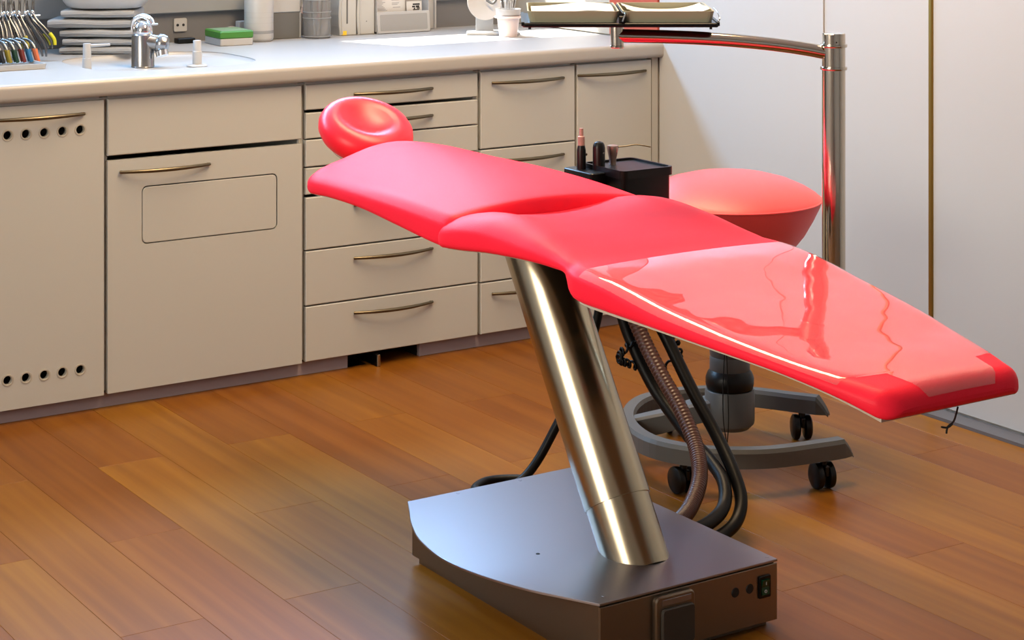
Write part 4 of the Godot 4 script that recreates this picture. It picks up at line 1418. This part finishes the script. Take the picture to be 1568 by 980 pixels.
	s.lathe([Vector2(0, -0.004), Vector2(0.045, -0.005), Vector2(0.056, -0.002), Vector2(0.060, 0.003), Vector2(0.060, 0.006), Vector2(0.056, 0.006), Vector2(0.045, 0.002), Vector2(0, -0.001)], 48, tilt)
	part("disc", s, M.white, c)
	s = Shp.new()
	s.tube(curve([fx * Vector3(-0.020, 0.115, 0.014), fx * Vector3(0.0, 0.105, 0.022), fx * Vector3(0.012, 0.120, 0.018), fx * Vector3(0.004, 0.140, 0.010)], 6), 0.0045, 10)
	part("clamp_arm", s, M.grey, c)
	# pot with a jar of swabs
	o = Vector3(-0.306, 0.9002, -0.428)
	fx = Transform3D(Basis.IDENTITY, o)
	c = thing("white_pot", "small pinkish white tapered pot with a broad rim", "pot", o)
	s = Shp.new()
	s.lathe([Vector2(0, 0), Vector2(0.0285, 0), Vector2(0.0300, 0.004), Vector2(0.0375, 0.060), Vector2(0.0465, 0.063), Vector2(0.0470, 0.066), Vector2(0.0420, 0.069), Vector2(0.036, 0.066), Vector2(0.028, 0.008), Vector2(0, 0.006)], 40, fx)
	part("body", s, mat(Color(0.80, 0.75, 0.745), 0.4), c)
	c = thing("glass_jar", "short frosted jar sitting inside the white pot", "jar", o + Vector3(0, 0.007, 0))
	s = Shp.new()
	s.lathe([Vector2(0, 0.008), Vector2(0.024, 0.008), Vector2(0.034, 0.066), Vector2(0.0405, 0.074), Vector2(0.0415, 0.090), Vector2(0.0425, 0.092), Vector2(0.0395, 0.092), Vector2(0.0385, 0.075), Vector2(0.022, 0.012), Vector2(0, 0.012)], 40, fx)
	part("body", s, M.white, c)
	s = Shp.new()
	var rng := RandomNumberGenerator.new()
	rng.seed = 77
	for i in 26:
		var a := rng.randf() * TAU
		var r := rng.randf() * 0.024
		var p0 := o + Vector3(cos(a) * r * 0.5, 0.030, sin(a) * r * 0.5)
		var p1 := o + Vector3(cos(a) * r * 1.25, 0.112 + rng.randf() * 0.018, sin(a) * r * 1.25)
		s.rod(p0, p1, 0.0011, 6)
		s.ball(p1, Vector3(0.003, 0.005, 0.003), 6)
	var sw := solo("cotton_swabs", s, M.white_matte, o + Vector3(0, 0.03, 0), "bundle of thin white cotton swabs in the frosted jar", "swabs")
	sw.set_meta("kind", "stuff")

# ------------------------------------------------------------------ pliers at the end of the counter
func plier(label: String, j: Vector3, hands: Array, beak: Vector3, sleeve: Material, s0: float, group: String) -> void:
	var c := thing("dental_pliers", label, "pliers", j, 0.0, group)
	var s := Shp.new()
	s.ball(j, Vector3(0.0055, 0.0085, 0.0055), 12)
	part("joint", s, M.chrome, c)
	for h in hands:
		var cv := curve(h, 7)
		s = Shp.new()
		var rad := []
		for i in cv.size(): rad.append(0.0029 + 0.0014 * sin(PI * i / (cv.size() - 1.0)))
		s.tube(cv, rad, 8, 0.8)
		var hd := part("handle", s, M.instrument, c)
		if sleeve:
			s = Shp.new()
			var a := int(cv.size() * s0)
			s.tube(cv.slice(a), 0.0052, 8)
			part("sleeve", s, sleeve, hd)
	for e in [-1, 1]:
		s = Shp.new()
		s.rod(j, j + beak + RIGHT * e * 0.003, 0.0042, 8, 0.0016)
		part("beak", s, M.instrument, c)

func build_pliers() -> void:
	var s := Shp.new()
	var o := Vector3(-2.145, 0.9002, -0.405)
	var c := thing("instrument_base_tray", "shallow white tray under the front row of pliers", "tray", o)
	s.rbox(o + Vector3(0, 0.003, 0), Vector3(0.41, 0.006, 0.19), 0.008, 0.001)
	part("bottom", s, M.white, c)
	s = Shp.new()
	var rings := []
	for r in [[0.41, 0.19, 0.004], [0.414, 0.194, 0.015], [0.404, 0.184, 0.015], [0.400, 0.180, 0.005]]:
		var ring := PackedVector3Array()
		for p in Shp.rrect(r[0], r[1], 0.008, 4): ring.append(o + Vector3(p.x, r[2], -p.y))
		rings.append(ring)
	s.loft(rings, false, false)
	part("rim", s, M.white, c)
	o = Vector3(-2.10, 0.9062, -0.50)
	c = thing("pliers_rack", "chrome wire rack that the rows of pliers hang on", "rack", o)
	for r in [[0.965, -0.455], [1.030, -0.575]]:
		s = Shp.new()
		s.rod(Vector3(-2.33, r[0], r[1]), Vector3(-1.865 if r[1] < -0.5 else -1.955, r[0], r[1]), 0.003, 10)
		part("rail", s, M.chrome, c)
		for x in [-2.30, -1.99]:
			s = Shp.new()
			s.rod(Vector3(x, 0.9065 if r[1] > -0.5 else 0.9005, r[1]), Vector3(x, r[0], r[1]), 0.003, 10)
			part("post", s, M.chrome, c)
	# front row: coloured sleeves on the handle ends
	var tone := [["brown", Color(0.42, 0.20, 0.08)], ["black", Color(0.03, 0.03, 0.03)], ["olive yellow", Color(0.52, 0.46, 0.10)], ["dark green", Color(0.02, 0.20, 0.13)], ["dull red", Color(0.40, 0.12, 0.09)], ["blue", Color(0.12, 0.40, 0.58)], ["salmon orange", Color(0.78, 0.42, 0.26)]]
	for i in 7:
		var x := -2.060 + 0.0205 * i
		var j := Vector3(x - 0.036, 0.970, -0.468)
		var hands := []
		for e in [-1, 1]:
			var k: float = e * 0.0045
			hands.append([j, Vector3(x - 0.022, 0.976, -0.450 + k), Vector3(x - 0.008, 0.968, -0.436 + k * 1.5), Vector3(x + 0.002, 0.950, -0.428 + k * 2.2), Vector3(x + 0.006, 0.930, -0.424 + k * 2.2), Vector3(x + 0.011, 0.9115, -0.422 + k * 2.0)])
		plier("steel dental pliers with %s handle sleeves in the front row" % tone[i][0], j, hands, Vector3(-0.018, -0.010, -0.022), mat(tone[i][1], 0.4), 0.62, "pliers in the front row of the rack")
	# back row: bare handles hanging and fanning out
	var words := ["farthest along from the towels", "tenth from the towels", "ninth from the towels", "eighth from the towels", "seventh from the towels", "sixth from the towels", "fifth from the towels", "fourth from the towels", "third from the towels", "second from the towels", "nearest the towels"]
	var rows := [[-2.012, -2.012, 0.955, 0], [-2.000, -1.999, 0.955, 0], [-1.988, -1.987, 0.952, 0], [-1.976, -1.970, 0.945, 0], [-1.968, -1.948, 0.950, 0], [-1.958, -1.935, 0.930, 0], [-1.946, -1.925, 0.935, 2], [-1.934, -1.902, 0.928, 0], [-1.918, -1.868, 0.912, 0], [-1.905, -1.850, 0.935, 0], [-1.893, -1.842, 0.945, 1]]
	for i in rows.size():
		var r = rows[i]
		var j := Vector3(r[0], 1.040, -0.566 + 0.009 * (i % 3))
		var hands := []
		for e in [-1, 1]:
			var k: float = e * 0.006
			var dx: float = r[1] - r[0]
			hands.append([j, Vector3(r[0] + dx * 0.12 + k * 0.5, 1.020, -0.552 + k), Vector3(r[0] + dx * 0.50 + k, lerpf(1.02, r[2], 0.36), -0.540 + k), Vector3(r[0] + dx * 0.90 + k, lerpf(1.02, r[2], 0.74), -0.530 + k), Vector3(r[1] + k * 0.6, r[2], -0.528 + k)])
		var extra := "" if r[3] == 0 else " with yellow handle sleeves"
		plier("steel dental pliers%s in the back row, %s" % [extra, words[i]], j, hands, Vector3(0.004 * sin(i * 2.0), 0.036 + 0.006 * (i % 3), -0.006), null if r[3] == 0 else mat(Color(0.75, 0.74, 0.12) if r[3] == 1 else Color(0.62, 0.58, 0.22), 0.4), 0.62, "bare pliers in the back row of the rack")
